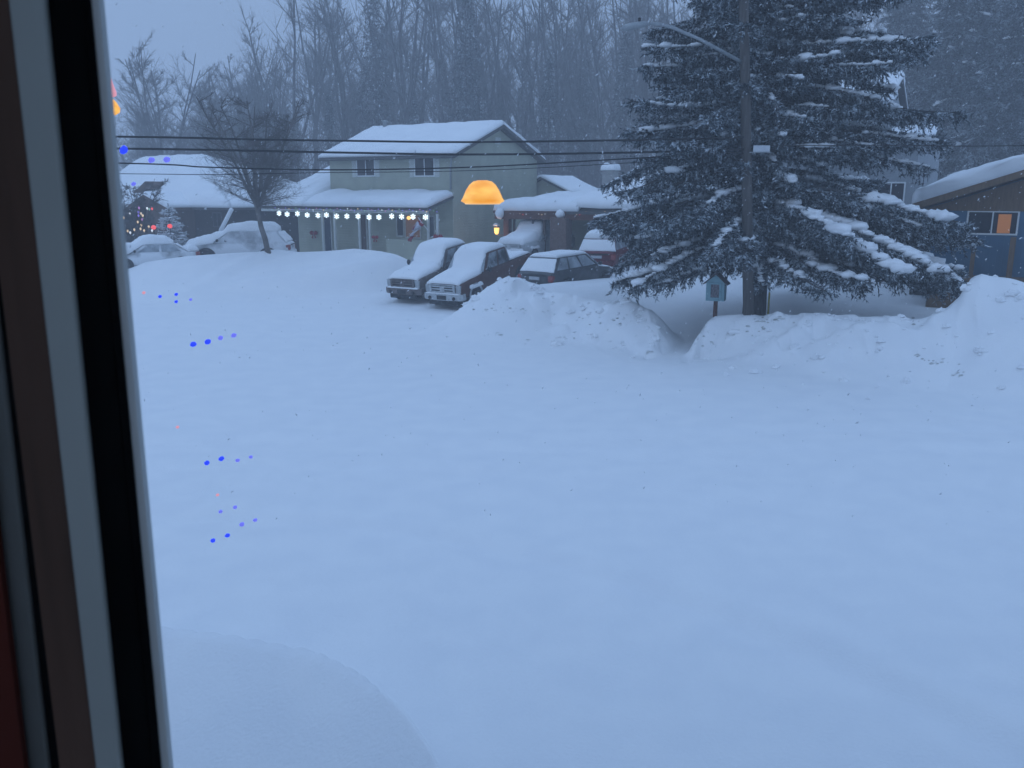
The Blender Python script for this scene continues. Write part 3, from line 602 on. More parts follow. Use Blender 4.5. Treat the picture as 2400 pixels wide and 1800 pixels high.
roof(h3, [(x1, -0.6, ze3), (x1, 11.6, ze3), (xrr, 5.52, zr3), (xrr, 5.48, zr3)], 0.18, 0.3, 12, 12, 23, 'fascia', 0.7)
# entry gable
ga, gb, gc = H3.px(300, 487, -2.4), H3.px(341, 456, -2.4), H3.px(396, 487, -2.4); xm = gb.x
MB().prism([(ga.x + 0.3, -2.2, -1), (gc.x - 0.3, -2.2, -1), (gc.x - 0.3, -2.2, ga.z), (xm, -2.2, gb.z - 0.1), (ga.x + 0.3, -2.2, ga.z)], (0, 2.1, 0)).build('entry_porch', 'brown', h3)
roof(h3, [(gc.x, -2.6, gc.z), (gc.x, 1.2, gc.z), (xm, 1.2, gb.z), (xm, -2.6, gb.z)], 0.2, 0.32, 10, 8, 24, 'brown', 0.4, name='entry_roof')
roof(h3, [(ga.x, 1.2, ga.z), (ga.x, -2.6, ga.z), (xm, -2.6, gb.z), (xm, 1.2, gb.z)], 0.2, 0.32, 10, 8, 25, 'brown', 0.4, name='entry_roof')
g1, g2, g3 = H3.px(312, 452, 0.2), H3.px(340, 425, 0.2), H3.px(352, 433, 0.2)
MB().prism([(g1.x, 0.2, g1.z), (g2.x, 0.2, g2.z), (g3.x, 0.2, g3.z), (g3.x - 0.1, 0.2, g3.z - 0.3), (g2.x, 0.2, g2.z - 0.42), (g1.x + 0.15, 0.2, g1.z - 0.42)], (0, 2.6, 0)).build('gable_board', 'brown', h3)
for xa_, xb_ in ((430, 452), (500, 520)):
    a = H3.px(xa_, 500); b = H3.px(xb_, 530); window(h3, a.x, b.x, b.z, a.z, 0, 1, 'fascia', 'pane')
a = H3.px(543, 490, -1.2); b = H3.px(517, 541, -1.2)
MB().tube([a, b], 0.14, 8).build('snowy_brace', 'roofsnow', h3, True)

# --- blue house, right edge
p = ats(2137, 470, 36.0); H4 = Fr(ws(p)[0], 36.0, 1.0)
h4 = thing('blue_house', 'blue house with brown cedar eaves, white window and a thick slab of roof snow', 'house', H4.loc, -PHI)
e0 = H4.px(2137, 478, -0.9); e1 = H4.px(2400, 398, -0.9); slp = (e1.z - e0.z) / (e1.x - e0.x); xm = 7.0; zm = e0.z + slp * (xm - e0.x)
roof(h4, [(e0.x, -1.0, e0.z), (e0.x, 11, e0.z), (xm, 11, zm), (xm, -1.0, zm)], 0.22, 0.62, 22, 26, 31, 'soffit', 0.6, lip=0.5)
roof(h4, [(2 * xm - e0.x, 11, e0.z), (2 * xm - e0.x, -1.0, e0.z), (xm, -1.0, zm), (xm, 11, zm)], 0.22, 0.62, 22, 26, 32, 'soffit', 0.6, lip=0.5)
wx0 = H4.px(2185, 540, 0).x
MB().prism([(wx0, 0, -1), (2 * xm - wx0, 0, -1), (2 * xm - wx0, 0, e0.z + slp * (wx0 - e0.x) - 0.3), (xm, 0, zm - 0.3), (wx0, 0, e0.z + slp * (wx0 - e0.x) - 0.3)], (0, 10, 0)).build('wall', 'blue', h4)
zf = H4.px(2250, 494, -0.05).z
MB().prism([(wx0 - 0.3, -0.06, zf), (2 * xm - wx0, -0.06, zf), (2 * xm - wx0, -0.06, e0.z + slp * (wx0 - e0.x) - 0.32), (xm, -0.06, zm - 0.33), (wx0 - 0.3, -0.06, e0.z + slp * (wx0 - 0.3 - e0.x) - 0.32)], (0, 0.055, 0)).build('gable_cladding', 'soffit', h4)
a = H4.px(2150, 500, 0.6); MB().box(a.x, wx0 - 0.01, 0.6, 9.5, -1, e0.z + 0.05).build('side_wall', 'fascia', h4)
a = H4.px(2272, 497); b = H4.px(2380, 548); wn_ = window(h4, a.x, b.x, b.z, a.z, 0.0, 1, 'white', 'pane', 0.06)
l0 = H4.px(2341, 502); l1 = H4.px(2366, 547); MB().box(l0.x, l1.x, -0.024, -0.009, l1.z, l0.z).build('lit_blind', 'warm', wn_)
for pxs, w_ in ((2280, 0.07), (2370, 0.09)):
    q_ = H4.px(pxs, 600, -0.6).x; zt_ = H4.px(pxs, 556, -0.6).z
    MB().box(q_ - w_, q_ + w_, -0.62, -0.62 + 2 * w_, -0.8, zt_).build('deck_post', 'soffit', h4)
MB().box(H4.px(2180, 660, -0.7).x, 12, -1.4, -0.02, -0.9, H4.px(2300, 648, -1.0).z - 0.05).build('deck', 'soffit', h4)

# --- pale grey house behind the spruce
p = ats(1985, 265, 46.0); H5 = Fr(ws(p)[0], 46.0, 1.0)
h5 = thing('grey_house', 'tall pale grey house with stepped snowy roofs half hidden behind the spruce', 'house', H5.loc, -PHI)
r_ = H5.px(2078, 262, 0); t_ = H5.px(2078, 180, 4.0); xl = -3.2
MB().prism([(r_.x - 0.3, 0.3, -1), (r_.x - 0.3, 8, -1), (r_.x - 0.3, 8, r_.z - 0.2), (r_.x - 0.3, 4.1, t_.z - 0.3), (r_.x - 0.3, 0.3, r_.z - 0.1)], (xl - r_.x, 0, 0)).build('wall', 'lightgrey', h5)
roof(h5, [(xl, -0.4, r_.z - 0.2), (r_.x, -0.4, r_.z - 0.2), (r_.x, 4.1, t_.z), (xl, 4.1, t_.z)], 0.18, 0.4, 20, 12, 41)
roof(h5, [(r_.x, 8.6, r_.z - 0.2), (xl, 8.6, r_.z - 0.2), (xl, 4.1, t_.z), (r_.x, 4.1, t_.z)], 0.18, 0.4, 20, 12, 42)
a = H5.px(2130, 324, -2); b = H5.px(2192, 328, -2); c = H5.px(2165, 300, 1.0); xw = H5.px(2148, 400, -2).x
MB().box(r_.x - 1.5, xw, -1.9, 7, -1, a.z - 0.25).build('annex_wall', 'lightgrey', h5)
roof(h5, [(r_.x - 1.6, -2.4, a.z - 0.1), (b.x, -2.4, a.z - 0.1), (b.x - 0.5, 2.2, c.z - 0.1), (r_.x - 1.6, 2.2, c.z - 0.1)], 0.16, 0.4, 16, 10, 43, name='annex_roof')
a = H5.px(2060, 430, -1.9); window(h5, a.x, a.x + 1.1, a.z - 1.2, a.z, -1.9, 1, 'white', 'pane')

def smooth_pts(P, n=8):
    out_ = []
    for i in range(len(P) - 1):
        p0, p1, p2, p3 = P[max(i - 1, 0)], P[i], P[i + 1], P[min(i + 2, len(P) - 1)]
        for k in range(n):
            t = k / n; out_.append(0.5 * ((2 * p1) + (p2 - p0) * t + (2 * p0 - 5 * p1 + 4 * p2 - p3) * t * t + (3 * p1 - p0 - 3 * p2 + p3) * t ** 3))
    return out_ + [P[-1]]
# ------------------------------------------------------------------ vehicles (local: x forward, y left, z up)
def wheel(parent, x, y, r, w, sgn):
    t = MB().lathe([(r * 0.62, -w / 2), (r * 0.92, -w / 2), (r, -w / 2 + 0.04), (r, w / 2 - 0.04), (r * 0.92, w / 2), (r * 0.62, w / 2)], n=22, axis='y').build('tyre', 'tyre', None, True)
    wp = bpy.data.objects.new('wheel', None); C.objects.link(wp); wp.parent = parent; wp.location = (x, y, r); wp.empty_display_size = 0.2
    t.parent = wp
    m = MB().lathe([(0.0, -0.06), (r * 0.2, -0.05), (r * 0.25, 0.0), (r * 0.61, -0.02), (r * 0.61, 0.05), (0, 0.05)], n=16, axis='y')
    for k in range(6):
        a = k * math.pi / 3; m.tube([(0.1 * math.cos(a), -0.05 * sgn * -1, 0.1 * math.sin(a)), (r * 0.58 * math.cos(a), 0.05 * sgn, r * 0.58 * math.sin(a))], 0.03, 5)
    rim = m.build('rim', 'rim', wp, True); rim.location = (0, sgn * (w / 2 - 0.05), 0)
    return wp
def car(name, label, cat, loc, heading, kind, paint, glass='frostglass', nose='blacktrim', bumper='blacktrim', snowk=1.0, side_snow=True, group=None, rear_glass='snowglass', hood_bare=False, pitch=0.0, scale=(1, 1, 1)):
    t = thing(name, label, cat, loc, heading, group); t.rotation_euler = (0, pitch, heading); t.scale = scale
    if kind == 'pickup':
        L, Wd, belt, top, hood, wr, wb = 5.8, 1.0, 1.22, 1.95, 1.16, 0.44, 3.65
        st = [(-2.9, 0.93, 0.62, 1.22), (-2.86, 0.98, 0.5, 1.28), (-1.0, 1.0, 0.45, 1.28), (-0.95, 1.0, 0.42, 1.26), (0.9, 1.0, 0.42, 1.22), (1.25, 1.0, 0.44, 1.20), (2.5, 0.98, 0.46, 1.14), (2.8, 0.95, 0.5, 1.10), (2.88, 0.90, 0.55, 1.06)]
        cab = [(-1.02, 1.25, 0.97), (-0.86, 0.62, 0.80)]   # base x range, half width; top x range, half width
        ax = (1.92, -1.72)
    elif kind == 'suv':
        L, Wd, belt, top, hood, wr, wb = 4.7, 0.94, 1.06, 1.68, 1.02, 0.36, 2.75
        st = [(-2.35, 0.82, 0.5, 0.98), (-2.25, 0.92, 0.36, 1.06), (-1.4, 0.94, 0.3, 1.09), (0.7, 0.94, 0.3, 1.05), (1.2, 0.93, 0.3, 1.02), (2.0, 0.88, 0.32, 0.92), (2.28, 0.80, 0.36, 0.82), (2.35, 0.72, 0.42, 0.74)]
        cab = [(-2.22, 1.15, 0.91), (-1.72, 0.32, 0.72)]; ax = (1.42, -1.35)
    else:
        L, Wd, belt, top, hood, wr, wb = 4.7, 0.91, 0.96, 1.44, 0.96, 0.33, 2.75
        st = [(-2.35, 0.80, 0.5, 0.92), (-2.2, 0.88, 0.34, 0.98), (-1.4, 0.91, 0.28, 0.99), (0.7, 0.91, 0.28, 0.97), (1.2, 0.90, 0.28, 0.94), (2.0, 0.86, 0.3, 0.84), (2.28, 0.78, 0.34, 0.74), (2.35, 0.70, 0.4, 0.68)]
        cab = [(-1.85, 1.25, 0.87), (-1.05, 0.35, 0.66)]; ax = (1.42, -1.35)
    rings = []
    for x, w, zb, zt in st:
        h = [(w * 0.80, zb), (w * 0.96, zb + 0.10), (w, zb + (zt - zb) * 0.45), (w * 0.985, zt - 0.14), (w * 0.93, zt - 0.03), (w * 0.6, zt + 0.01)]
        rings.append([(x, y, z) for y, z in h] + [(x, -y, z) for y, z in h[::-1]])
    b = MB().loft(rings).build('body', paint, t, True)
    e = b.modifiers.new('edge', 'EDGE_SPLIT'); e.split_angle = R(40)
    (bx0, bx1, bw), (tx0, tx1, tw) = cab; zb_ = belt - 0.04
    def cp_(fx, side, fz):       # point on the cabin's side: fx along, fz up
        x = (bx0 + (bx1 - bx0) * fx) * (1 - fz) + (tx0 + (tx1 - tx0) * fx) * fz
        return Vector((x, side * (bw + (tw - bw) * fz), zb_ + (top - zb_) * fz))
    rg = []
    for fz in (0, 0.5, 0.9, 1.0):
        ins = 0.06 if fz == 1.0 else 0
        c4 = [cp_(0, 1, fz), cp_(1, 1, fz), cp_(1, -1, fz), cp_(0, -1, fz)]; ring = []
        cx = sum((Vector(c) for c in c4), Vector()) / 4
        for k in range(4):
            p, q_ = c4[k], c4[(k + 1) % 4]
            for g in (0.04, 0.3, 0.7, 0.96): r_ = p.lerp(q_, g); ring.append(r_.lerp(Vector((cx.x, cx.y, r_.z)), ins))
        rg.append(ring)
    cabin = MB().loft(rg).build('cabin', paint, t, False, bevel=0.05)
    def win(nm, quad, m_, out):
        o = Vector(out) * 0.012; quad = [Vector(p) + o for p in quad]
        return MB().prism(quad, -Vector(out) * 0.02).build(nm, m_, cabin)
    splits = {'pickup': ((0.07, 0.44), (0.50, 0.90)), 'suv': ((0.06, 0.30), (0.335, 0.60), (0.635, 0.93)), 'sedan': ((0.12, 0.47), (0.51, 0.90))}[kind]
    for sd_ in (1, -1):
        for a, c in splits:
            win('side_window', [cp_(a, sd_, 0.16), cp_(c, sd_, 0.16), cp_(c - (0.02 if c < 0.9 else 0.05), sd_, 0.86), cp_(a + (0.03 if a < 0.15 else 0.0), sd_, 0.86)], glass, (0, sd_, 0.25))
        if kind != 'sedan':
            MB().tube([(ax[0] - 0.9, sd_ * (bw + 0.03), belt + 0.06), (ax[0] - 0.9, sd_ * (bw + 0.2), belt + 0.1)], 0.03, 5).build('mirror_arm', 'blacktrim', t)
        MB().blob((bx1 - 0.28, sd_ * (bw + 0.17), belt + 0.12), (0.07, 0.11, 0.12 if kind == 'pickup' else 0.08), 4, 8, 5, 0.05).build('mirror', 'blacktrim', t, True)
        for i, axx in enumerate(ax):
            MB().lathe([(wr * 0.9, 0), (wr * 1.17, 0), (wr * 1.17, 0.012), (wr * 0.9, 0.012)] , (axx, sd_ * Wd - (0.0 if sd_ > 0 else 0.012), wr + 0.02), 22, 'y').build('wheel_arch', 'chrome' if kind == 'pickup' and i == 0 else 'blacktrim', t)
            wheel(t, axx, sd_ * (Wd - 0.11), wr, 0.26, sd_)
        if kind == 'pickup':
            MB().snow([(ax[0] + 0.42, sd_ * Wd * 0.86, wr + 0.46), (ax[0] - 0.5, sd_ * Wd * 0.86, wr + 0.46), (ax[0] - 0.5, sd_ * (Wd + 0.06), wr + 0.36), (ax[0] + 0.42, sd_ * (Wd + 0.06), wr + 0.36)], 0.11, 8, 4, 0.1, 3).build('fender_snow', 'snow', t, True)
    win('windscreen', [cp_(1, 1, 0.1), cp_(1, -1, 0.1), cp_(1, -1, 0.9), cp_(1, 1, 0.9)], rear_glass, (0.7, 0, 0.7))
    win('rear_window', [cp_(0, 1, 0.22), cp_(0, -1, 0.22), cp_(0, -1, 0.86), cp_(0, 1, 0.86)], rear_glass, (-0.8, 0, 0.5))
    xf, wf, zf0, zf1 = st[-1]; xr, wrr, zr0, zr1 = st[0]
    if kind == 'pickup':
        g = MB().box(xf, xf + 0.05, -0.62, 0.62, 0.72, 1.06).build('grille', nose, t, bevel=0.015)
        fr_ = MB()
        for zz in (0.78, 0.88, 0.98): fr_.box(xf + 0.052, xf + 0.085, -0.56, 0.56, zz - 0.025, zz + 0.025)
        for yy in (-0.60, 0.60): fr_.box(xf + 0.052, xf + 0.09, yy - 0.05, yy + 0.05, 0.72, 1.06)
        fr_.box(xf + 0.052, xf + 0.08, -0.55, 0.55, 1.03, 1.06); fr_.build('grille_bar', bumper, g)
        MB().lathe([(0.0, 0), (0.13, 0.0), (0.10, 0.02), (0, 0.025)], (xf + 0.088, 0, 0.88), 14, 'x').build('badge', bumper, g)
        for sd_ in (1, -1):
            MB().box(xf - 0.12, xf + 0.035, sd_ * 0.78 - 0.125, sd_ * 0.78 + 0.125, 0.74, 1.03).build('headlight', 'lens', t, bevel=0.03)
            MB().box(xr - 0.03, xr + 0.1, sd_ * 0.86 - 0.07, sd_ * 0.86 + 0.07, 0.85, 1.2).build('tail_light', 'redlens', t, bevel=0.02)
            MB().lathe([(0, 0), (0.07, 0), (0.07, 0.03), (0, 0.03)], (xf + 0.165, sd_ * 0.62, 0.56), 12, 'x').build('fog_lamp', 'blacktrim', t)
        bp = MB(); rgs = []
        for yy in (-1.0, -0.85, -0.4, 0.4, 0.85, 1.0):
            o_ = 0.16 - 0.14 * abs(yy) ** 4; rgs.append([(xf - 0.2, yy, 0.46), (xf + o_, yy, 0.46), (xf + o_ + 0.02, yy, 0.58), (xf + o_, yy, 0.70), (xf - 0.2, yy, 0.70)])
        bp.loft(rgs); bp.build('bumper', bumper, t, bevel=0.01)
        MB().box(xf - 0.3, xf + 0.10, -0.75, 0.75, 0.28, 0.458).build('air_dam', 'blacktrim', t, bevel=0.03)
        MB().box(xf + 0.175, xf + 0.185, -0.24, 0.24, 0.50, 0.66).build('plate_recess', 'blacktrim', t)
        MB().snow([(xf - 0.1, -0.9, 0.702), (xf + 0.12, -0.85, 0.702), (xf + 0.12, 0.85, 0.702), (xf - 0.1, 0.9, 0.702)], 0.06 * snowk, 6, 10, 0.1, 5).build('bumper_snow', 'snow', t, True)
        bed = MB().box(-2.84, -1.06, -0.86, 0.86, 1.285, 1.30).build('bed_liner', 'blacktrim', t)
        MB().snow([(-2.82, -0.88, 1.30), (-1.04, -0.88, 1.30), (-1.04, 0.88, 1.30), (-2.82, 0.88, 1.30)], 0.16 * snowk, 10, 10, 0.4, 6, 0.25).build('bed_snow', 'snow', t, True)
    else:
        MB().box(xf - 0.06, xf + 0.04, -0.5, 0.5, 0.45, 0.66).build('grille', nose, t, bevel=0.03)
        for sd_ in (1, -1):
            MB().blob((xf - 0.06, sd_ * 0.66, 0.70), (0.12, 0.18, 0.08), 3, 8, 5, 0.05).build('headlight', 'lens', t, True)
            MB().box(xr - 0.01, xr + 0.22, sd_ * 0.80 - 0.115, sd_ * 0.80 + 0.115, 0.66, 0.94).build('tail_light', 'redlens', t, bevel=0.04)
        MB().box(xr - 0.07, xr + 0.2, -0.84, 0.84, 0.40, 0.62).build('bumper', paint, t, bevel=0.05)
        MB().box(xr - 0.035, xr + 0.02, -0.26, 0.26, 0.74, 0.87).build('number_plate', 'plate', t)
        MB().box(xr - 0.03, xr + 0.05, -0.60, 0.60, 0.90, 0.95).build('tailgate_trim', 'blacktrim', t, bevel=0.01)
    # snow lying on it
    k = snowk; hx1 = st[-2][0] + 0.06; hw = 0.90 * Wd
    bx_front = bx1
    zh0 = [zz for x, w, zb, zz in st if abs(x - bx_front) < 0.5][-1] if kind != 'pickup' else 1.215
    zh1 = st[-2][3] + 0.01
    prof = [(hx1 + 0.02, zh1 - 0.10, hw * 0.92, 0.05), (hx1 - 0.04, zh1, hw * 0.95, 0.10), (hx1 - 0.45, (zh1 * 2 + zh0) / 3, hw * 0.97, 0.16), (bx_front + 0.15, zh0, hw * 0.98, 0.20), (bx_front - 0.12, zh0 + 0.08, hw * 0.95, 0.20),
            (bx1 + (tx1 - bx1) * 0.5, zb_ + (top - zb_) * 0.5, (bw + tw) / 2 - 0.02, 0.13), (tx1 + 0.05, top - 0.05, tw + 0.01, 0.15), (tx1 - 0.3, top, tw + 0.02, 0.19), ((tx0 + tx1) / 2, top, tw + 0.02, 0.21), (tx0 + 0.2, top, tw + 0.02, 0.18), (tx0 - 0.04, top - 0.02, tw, 0.10)]
    qv = smooth_pts([Vector(v) for v in [(a_[0], a_[1], a_[2]) for a_ in prof]], 4); qt = smooth_pts([Vector((a_[3], 0, 0)) for a_ in prof], 4); rgs = []; qr = np.random.default_rng(int(abs(loc[0]) * 100)); wob = 0.0
    for v, tt in zip(qv, qt):
        th = tt.x * k; ring_ = []; wob = 0.75 * wob + qr.normal() * 0.018 * k; lft, rgt = 1 + qr.normal() * 0.018, 1 + qr.normal() * 0.018
        for j in range(13):
            f = -1 + 2 * j / 12; e_ = math.sqrt(max(0.0, 1 - abs(f) ** 5)); ring_.append((v.x, f * v.z * (lft if f < 0 else rgt), v.y - 0.03 + (th + 0.03 + wob * (0.4 + 0.6 * abs(f))) * (0.12 + 0.88 * e_)))
        ring_ += [(v.x, v.z * 0.98, v.y - 0.05), (v.x, -v.z * 0.98, v.y - 0.05)]
        rgs.append(ring_)
    MB().loft(rgs).build('snow_cover', 'snow', t, True)
    if kind != 'pickup':
        a, b_, c, d = cp_(0, 1, 0.05), cp_(0, 1, 0.84), cp_(0, -1, 0.84), cp_(0, -1, 0.05)
        n_ = (b_ - a).cross(d - a).normalized(); n_ = n_ if n_.x < 0 else -n_
        MB().snow([a, b_, c, d], 0.05 * k, 8, 12, 0.15, 4, 0.2, nrm=n_).build('rear_snow', 'snow', t, True)
        if kind == 'sedan':
            MB().snow([(-2.32, -0.8, 0.96), (-1.75, -0.84, 0.99), (-1.75, 0.84, 0.99), (-2.32, 0.8, 0.96)], 0.14 * k, 6, 10, 0.25, 8).build('boot_snow', 'snow', t, True)
    return t
HEAD = math.atan2(-DS[1], -DS[0])
def put(px, py, z, fwd):          # centre of a vehicle whose nose (or tail) stands at this spot
    p = atz(px, py, z); return (p.x + DS[0] * fwd, p.y + DS[1] * fwd)
def car_z(x, y): return float(base_z(np.array([x * DW[0] + y * DW[1]]), np.array([x * DS[0] + y * DS[1]]))[0])
def slope_at(x, y):
    w, q_ = ws((x, y)); return math.atan((float(base_z(np.array([w]), np.array([q_ + 1.5]))[0]) - float(base_z(np.array([w]), np.array([q_ - 1.5]))[0])) / 3.0)
x, y = put(1046, 722, 0.08, 2.95); sl_ = slope_at(x, y)
car('pickup_truck', 'dark pickup with painted-in orange reflection and pale frosted grille, parked nose out nearest the street', 'pickup truck', (x, y, car_z(x, y) + 0.02), HEAD, 'pickup', 'truckpaint', 'frostglass', 'blacktrim', 'chrome', 0.72, pitch=sl_, scale=(1.06, 1.04, 1.16))
x, y = put(953, 704, 0.2, 2.95); sl_ = slope_at(x, y)
car('pickup_truck', 'dark pickup buried in snow with a black grille, left of the pale grilled pickup', 'pickup truck', (x, y, car_z(x, y) + 0.04), HEAD, 'pickup', 'truckgrey', 'frostglass', 'blacktrim', 'truckgrey', 1.0, pitch=sl_, scale=(1.06, 1.04, 1.14))
HS = HEAD + math.pi - 0.12; ps = at(1258, 664, 36.2); x, y = ps.x + math.cos(HS) * 2.35, ps.y + math.sin(HS) * 2.35
car('suv', 'charcoal estate car seen from behind with crusted windows, right of the pickups', 'car', (x, y, ps.z - 0.50), HS, 'suv', 'suvpaint', 'snowglass', snowk=0.55, pitch=-0.03, scale=(1.06, 1.0, 1.0))
p = ats(1232, 583, sB + 0.5); x, y = p.x + DS[0] * 1.2, p.y + DS[1] * 1.2
car('pickup_truck', 'white pickup heaped with snow standing under the brown carport', 'pickup truck', (x, y, car_z(x, y) + 0.1), HEAD, 'pickup', 'whitepaint', 'snowglass', 'greypaint', 'whitepaint', 2.3)
p = ats(1408, 590, sB - 2.5); x, y = p.x + DS[0] * 0.6, p.y + DS[1] * 0.6
car('suv', 'dark red car with a snow covered rear window beside the spruce branches', 'car', (x, y, car_z(x, y) + 0.25), HEAD + math.pi + 0.25, 'suv', 'redpaint', 'snowglass', snowk=1.6)
p = at(567, 590, 48.5)
car('estate_car', 'grey car under a thick snow blanket behind the round bare tree', 'car', (p.x, p.y, p.z - 0.55), math.pi + 0.10, 'suv', 'caked', 'caked', snowk=2.3, scale=(1.2, 1.1, 1.05))
p = at(355, 622, 46.0)
car('sedan', 'low car buried in snow in front of the small snowy evergreen', 'car', (p.x, p.y, p.z - 0.25), math.pi + 0.60, 'sedan', 'caked', 'snowglass', snowk=2.2)
p = at(285, 612, 50.0)
car('suv', 'dark car at the left edge beside the window frame with only its roof snowy', 'car', (p.x - 0.8, p.y, p.z - 0.35), HEAD + math.pi + 0.2, 'suv', 'suvpaint', 'frostglass', snowk=1.3)

# ------------------------------------------------------------------ street furniture
pt = at(1738, -260, 27.6); pb_ = at(1757, 740, 27.4); gx, gy = pb_.x, pb_.y; g0 = gz(gx, gy)
up = thing('utility_pole', 'tall weathered wooden utility pole with a street lamp arm in front of the spruce', 'utility pole', (gx, gy, g0))
topv = Vector((pt.x - gx, pt.y - gy, pt.z - g0))
MB().tube([(0, 0, -0.5), topv * 0.5, topv], [0.175, 0.155, 0.13], 14).build('pole', 'pole', up, True)
T = Vector((gx, gy, g0))
arm = [at(1741, 147, 27.45), at(1640, 92, 26.6), at(1580, 66, 26.1), at(1548, 57, 25.85), at(1518, 55, 25.6)]
la = MB().tube([Vector(p) - T for p in arm], [0.06, 0.05, 0.048, 0.045, 0.045], 8).build('lamp_arm', 'galv', up, True)
h0 = at(1520, 55, 25.6) - T; h1_ = at(1458, 66, 25.15) - T; hv = h1_ - h0
rg = []
for f, w_, hh in ((0, 0.06, 0.05), (0.12, 0.11, 0.07), (0.45, 0.17, 0.10), (0.8, 0.16, 0.10), (1.0, 0.07, 0.05)):
    c = h0 + hv * f; sd_ = Vector((-hv.y, hv.x, 0)).normalized(); rg.append([c + sd_ * w_ * math.cos(q2) + Vector((0, 0, 1)) * hh * math.sin(q2) for q2 in [k * math.pi / 5 for k in range(10)]])
MB().loft(rg).build('lamp_head', 'galv', la, True)
ct = h0 + hv * 0.35 + Vector((0, 0, 0.10)); MB().lathe([(0.04, 0), (0.04, 0.09), (0, 0.1)], ct, 8).build('photocell', 'wire', la)
MB().box(-0.05, 0.05, -0.03, 0.03, -0.20, 0.20).build('arm_bracket', 'pole', up, loc=at(1743, 147, 27.30) - T)
a, b = at(1764, 341, 27.3), at(1802, 356, 27.3); bx_ = MB().box(a.x - gx, b.x - gx, -0.2, -0.18, b.z - g0, a.z - g0).build('street_name_sign', 'plate', up, bevel=0.004)
MB().box(a.x - gx - 0.1, b.x - gx + 0.05, -0.17, -0.15, b.z - g0 - 0.03, b.z - g0 + 0.0).build('sign_rail', 'galv', bx_)
# overhead wires running along the street
WL = [('upper', [(-900, 308, 25.5), (261, 320, 26.5), (600, 327, 26.9), (820, 330, 27.1), (1100, 333, 27.3), (1500, 328, 27.4), (1746, 322, 27.4)], 0.034),
      ('second', [(-900, 340, 25.5), (263, 348, 26.5), (820, 358, 27.1), (1100, 362, 27.3), (1452, 358, 27.4), (1747, 350, 27.4)], 0.036),
      ('third', [(-900, 362, 25.5), (265, 382, 26.5), (491, 392, 26.8), (773, 398, 27.1), (1100, 392, 27.3), (1436, 374, 27.4), (1748, 356, 27.4)], 0.024),
      ('lowest', [(-900, 396, 25.5), (266, 407, 26.5), (491, 409, 26.8), (735, 405, 27.0), (1100, 400, 27.3), (1436, 384, 27.4), (1748, 362, 27.4)], 0.012)]
LBL = {'upper': 'topmost thick black overhead wire crossing in front of the house roof', 'second': 'second thick black overhead wire crossing the house eave', 'third': 'third thinner black overhead wire crossing the upstairs windows', 'lowest': 'thinnest and lowest overhead wire crossing the snowy bungalow roof'}
for nm, P, r in WL:
    tag(MB().tube(smooth_pts([at(*p) for p in P]), r, 6).build('overhead_wire', 'wire', None, True), LBL[nm], 'overhead wire', 'overhead wires along the street')
tag(MB().tube(smooth_pts([at(1757, 342, 27.4), at(2060, 340, 27.2), at(2340, 342, 26.8), at(3200, 330, 25.5)]), 0.016, 6).build('overhead_wire', 'wire', None, True), 'thin wire running right from the pole toward the blue house', 'overhead wire', 'overhead wires along the street')

# little library box
lp = at(1676, 736, 28.6); lz = gz(lp.x, lp.y); zt = at(1676, 641, 28.6).z; zb = at(1676, 704, 28.6).z; ze = at(1676, 660, 28.6).z
lib = thing('book_box', 'teal little library box with shingled roof on a post beside the spruce trunk', 'book box', (lp.x, lp.y, lz), -0.42)
MB().box(-0.06, 0.06, -0.06, 0.06, -0.6, zb - lz).build('post', 'redbrown', lib)
hw, hd = 0.30, 0.22; MB().prism([(-hw, -hd, zb - lz), (hw, -hd, zb - lz), (hw, -hd, ze - lz), (0, -hd, zt - lz - 0.03), (-hw, -hd, ze - lz)], (0, 2 * hd, 0)).build('cabinet', 'teal', lib)
dr = MB(); z0_, z1_ = zb - lz + 0.07, ze - lz - 0.02
dr.box(-0.21, -0.14, -hd - 0.03, -hd, z0_, z1_).box(0.14, 0.21, -hd - 0.03, -hd, z0_, z1_).box(-0.14, 0.14, -hd - 0.03, -hd, z0_, z0_ + 0.05).box(-0.14, 0.14, -hd - 0.03, -hd, z1_ - 0.05, z1_); dd = dr.build('door', 'teal', lib, bevel=0.004)
MB().box(-0.14, 0.14, -hd - 0.012, -hd - 0.002, z0_ + 0.05, z1_ - 0.05).build('pane', 'books', dd)
MB().blob((0.165, -hd - 0.045, (z0_ + z1_) / 2), (0.015, 0.015, 0.015), 1, 6, 4).build('door_knob', 'fascia', dd)
rf = MB(); sl_ = (zt - ze) / hw
for sg in (-1, 1): rf.prism([(0, -hd - 0.08, zt - lz), (sg * (hw + 0.1), -hd - 0.08, zt - lz - sl_ * (hw + 0.1)), (sg * (hw + 0.1), hd + 0.08, zt - lz - sl_ * (hw + 0.1)), (0, hd + 0.08, zt - lz)], (0, 0, 0.035))
rfo = rf.build('roof', 'shingle', lib)
# marker stake
mp = at(1800, 738, 28.2); mz = gz(mp.x, mp.y); mt_ = at(1800, 684, 28.2).z - mz
mk = thing('marker_stake', 'yellow marker stake in the snow just right of the spruce trunk', 'marker', (mp.x, mp.y, mz))
MB().lathe([(0.03, -0.4), (0.032, mt_ - 0.03), (0.026, mt_), (0.0, mt_)], n=10).build('sleeve', 'yellow', mk, True); MB().tube([(0, 0, mt_ - 0.02), (0.01, 0, mt_ + 0.32)], 0.012, 6).build('wire_guy', 'wire', mk)

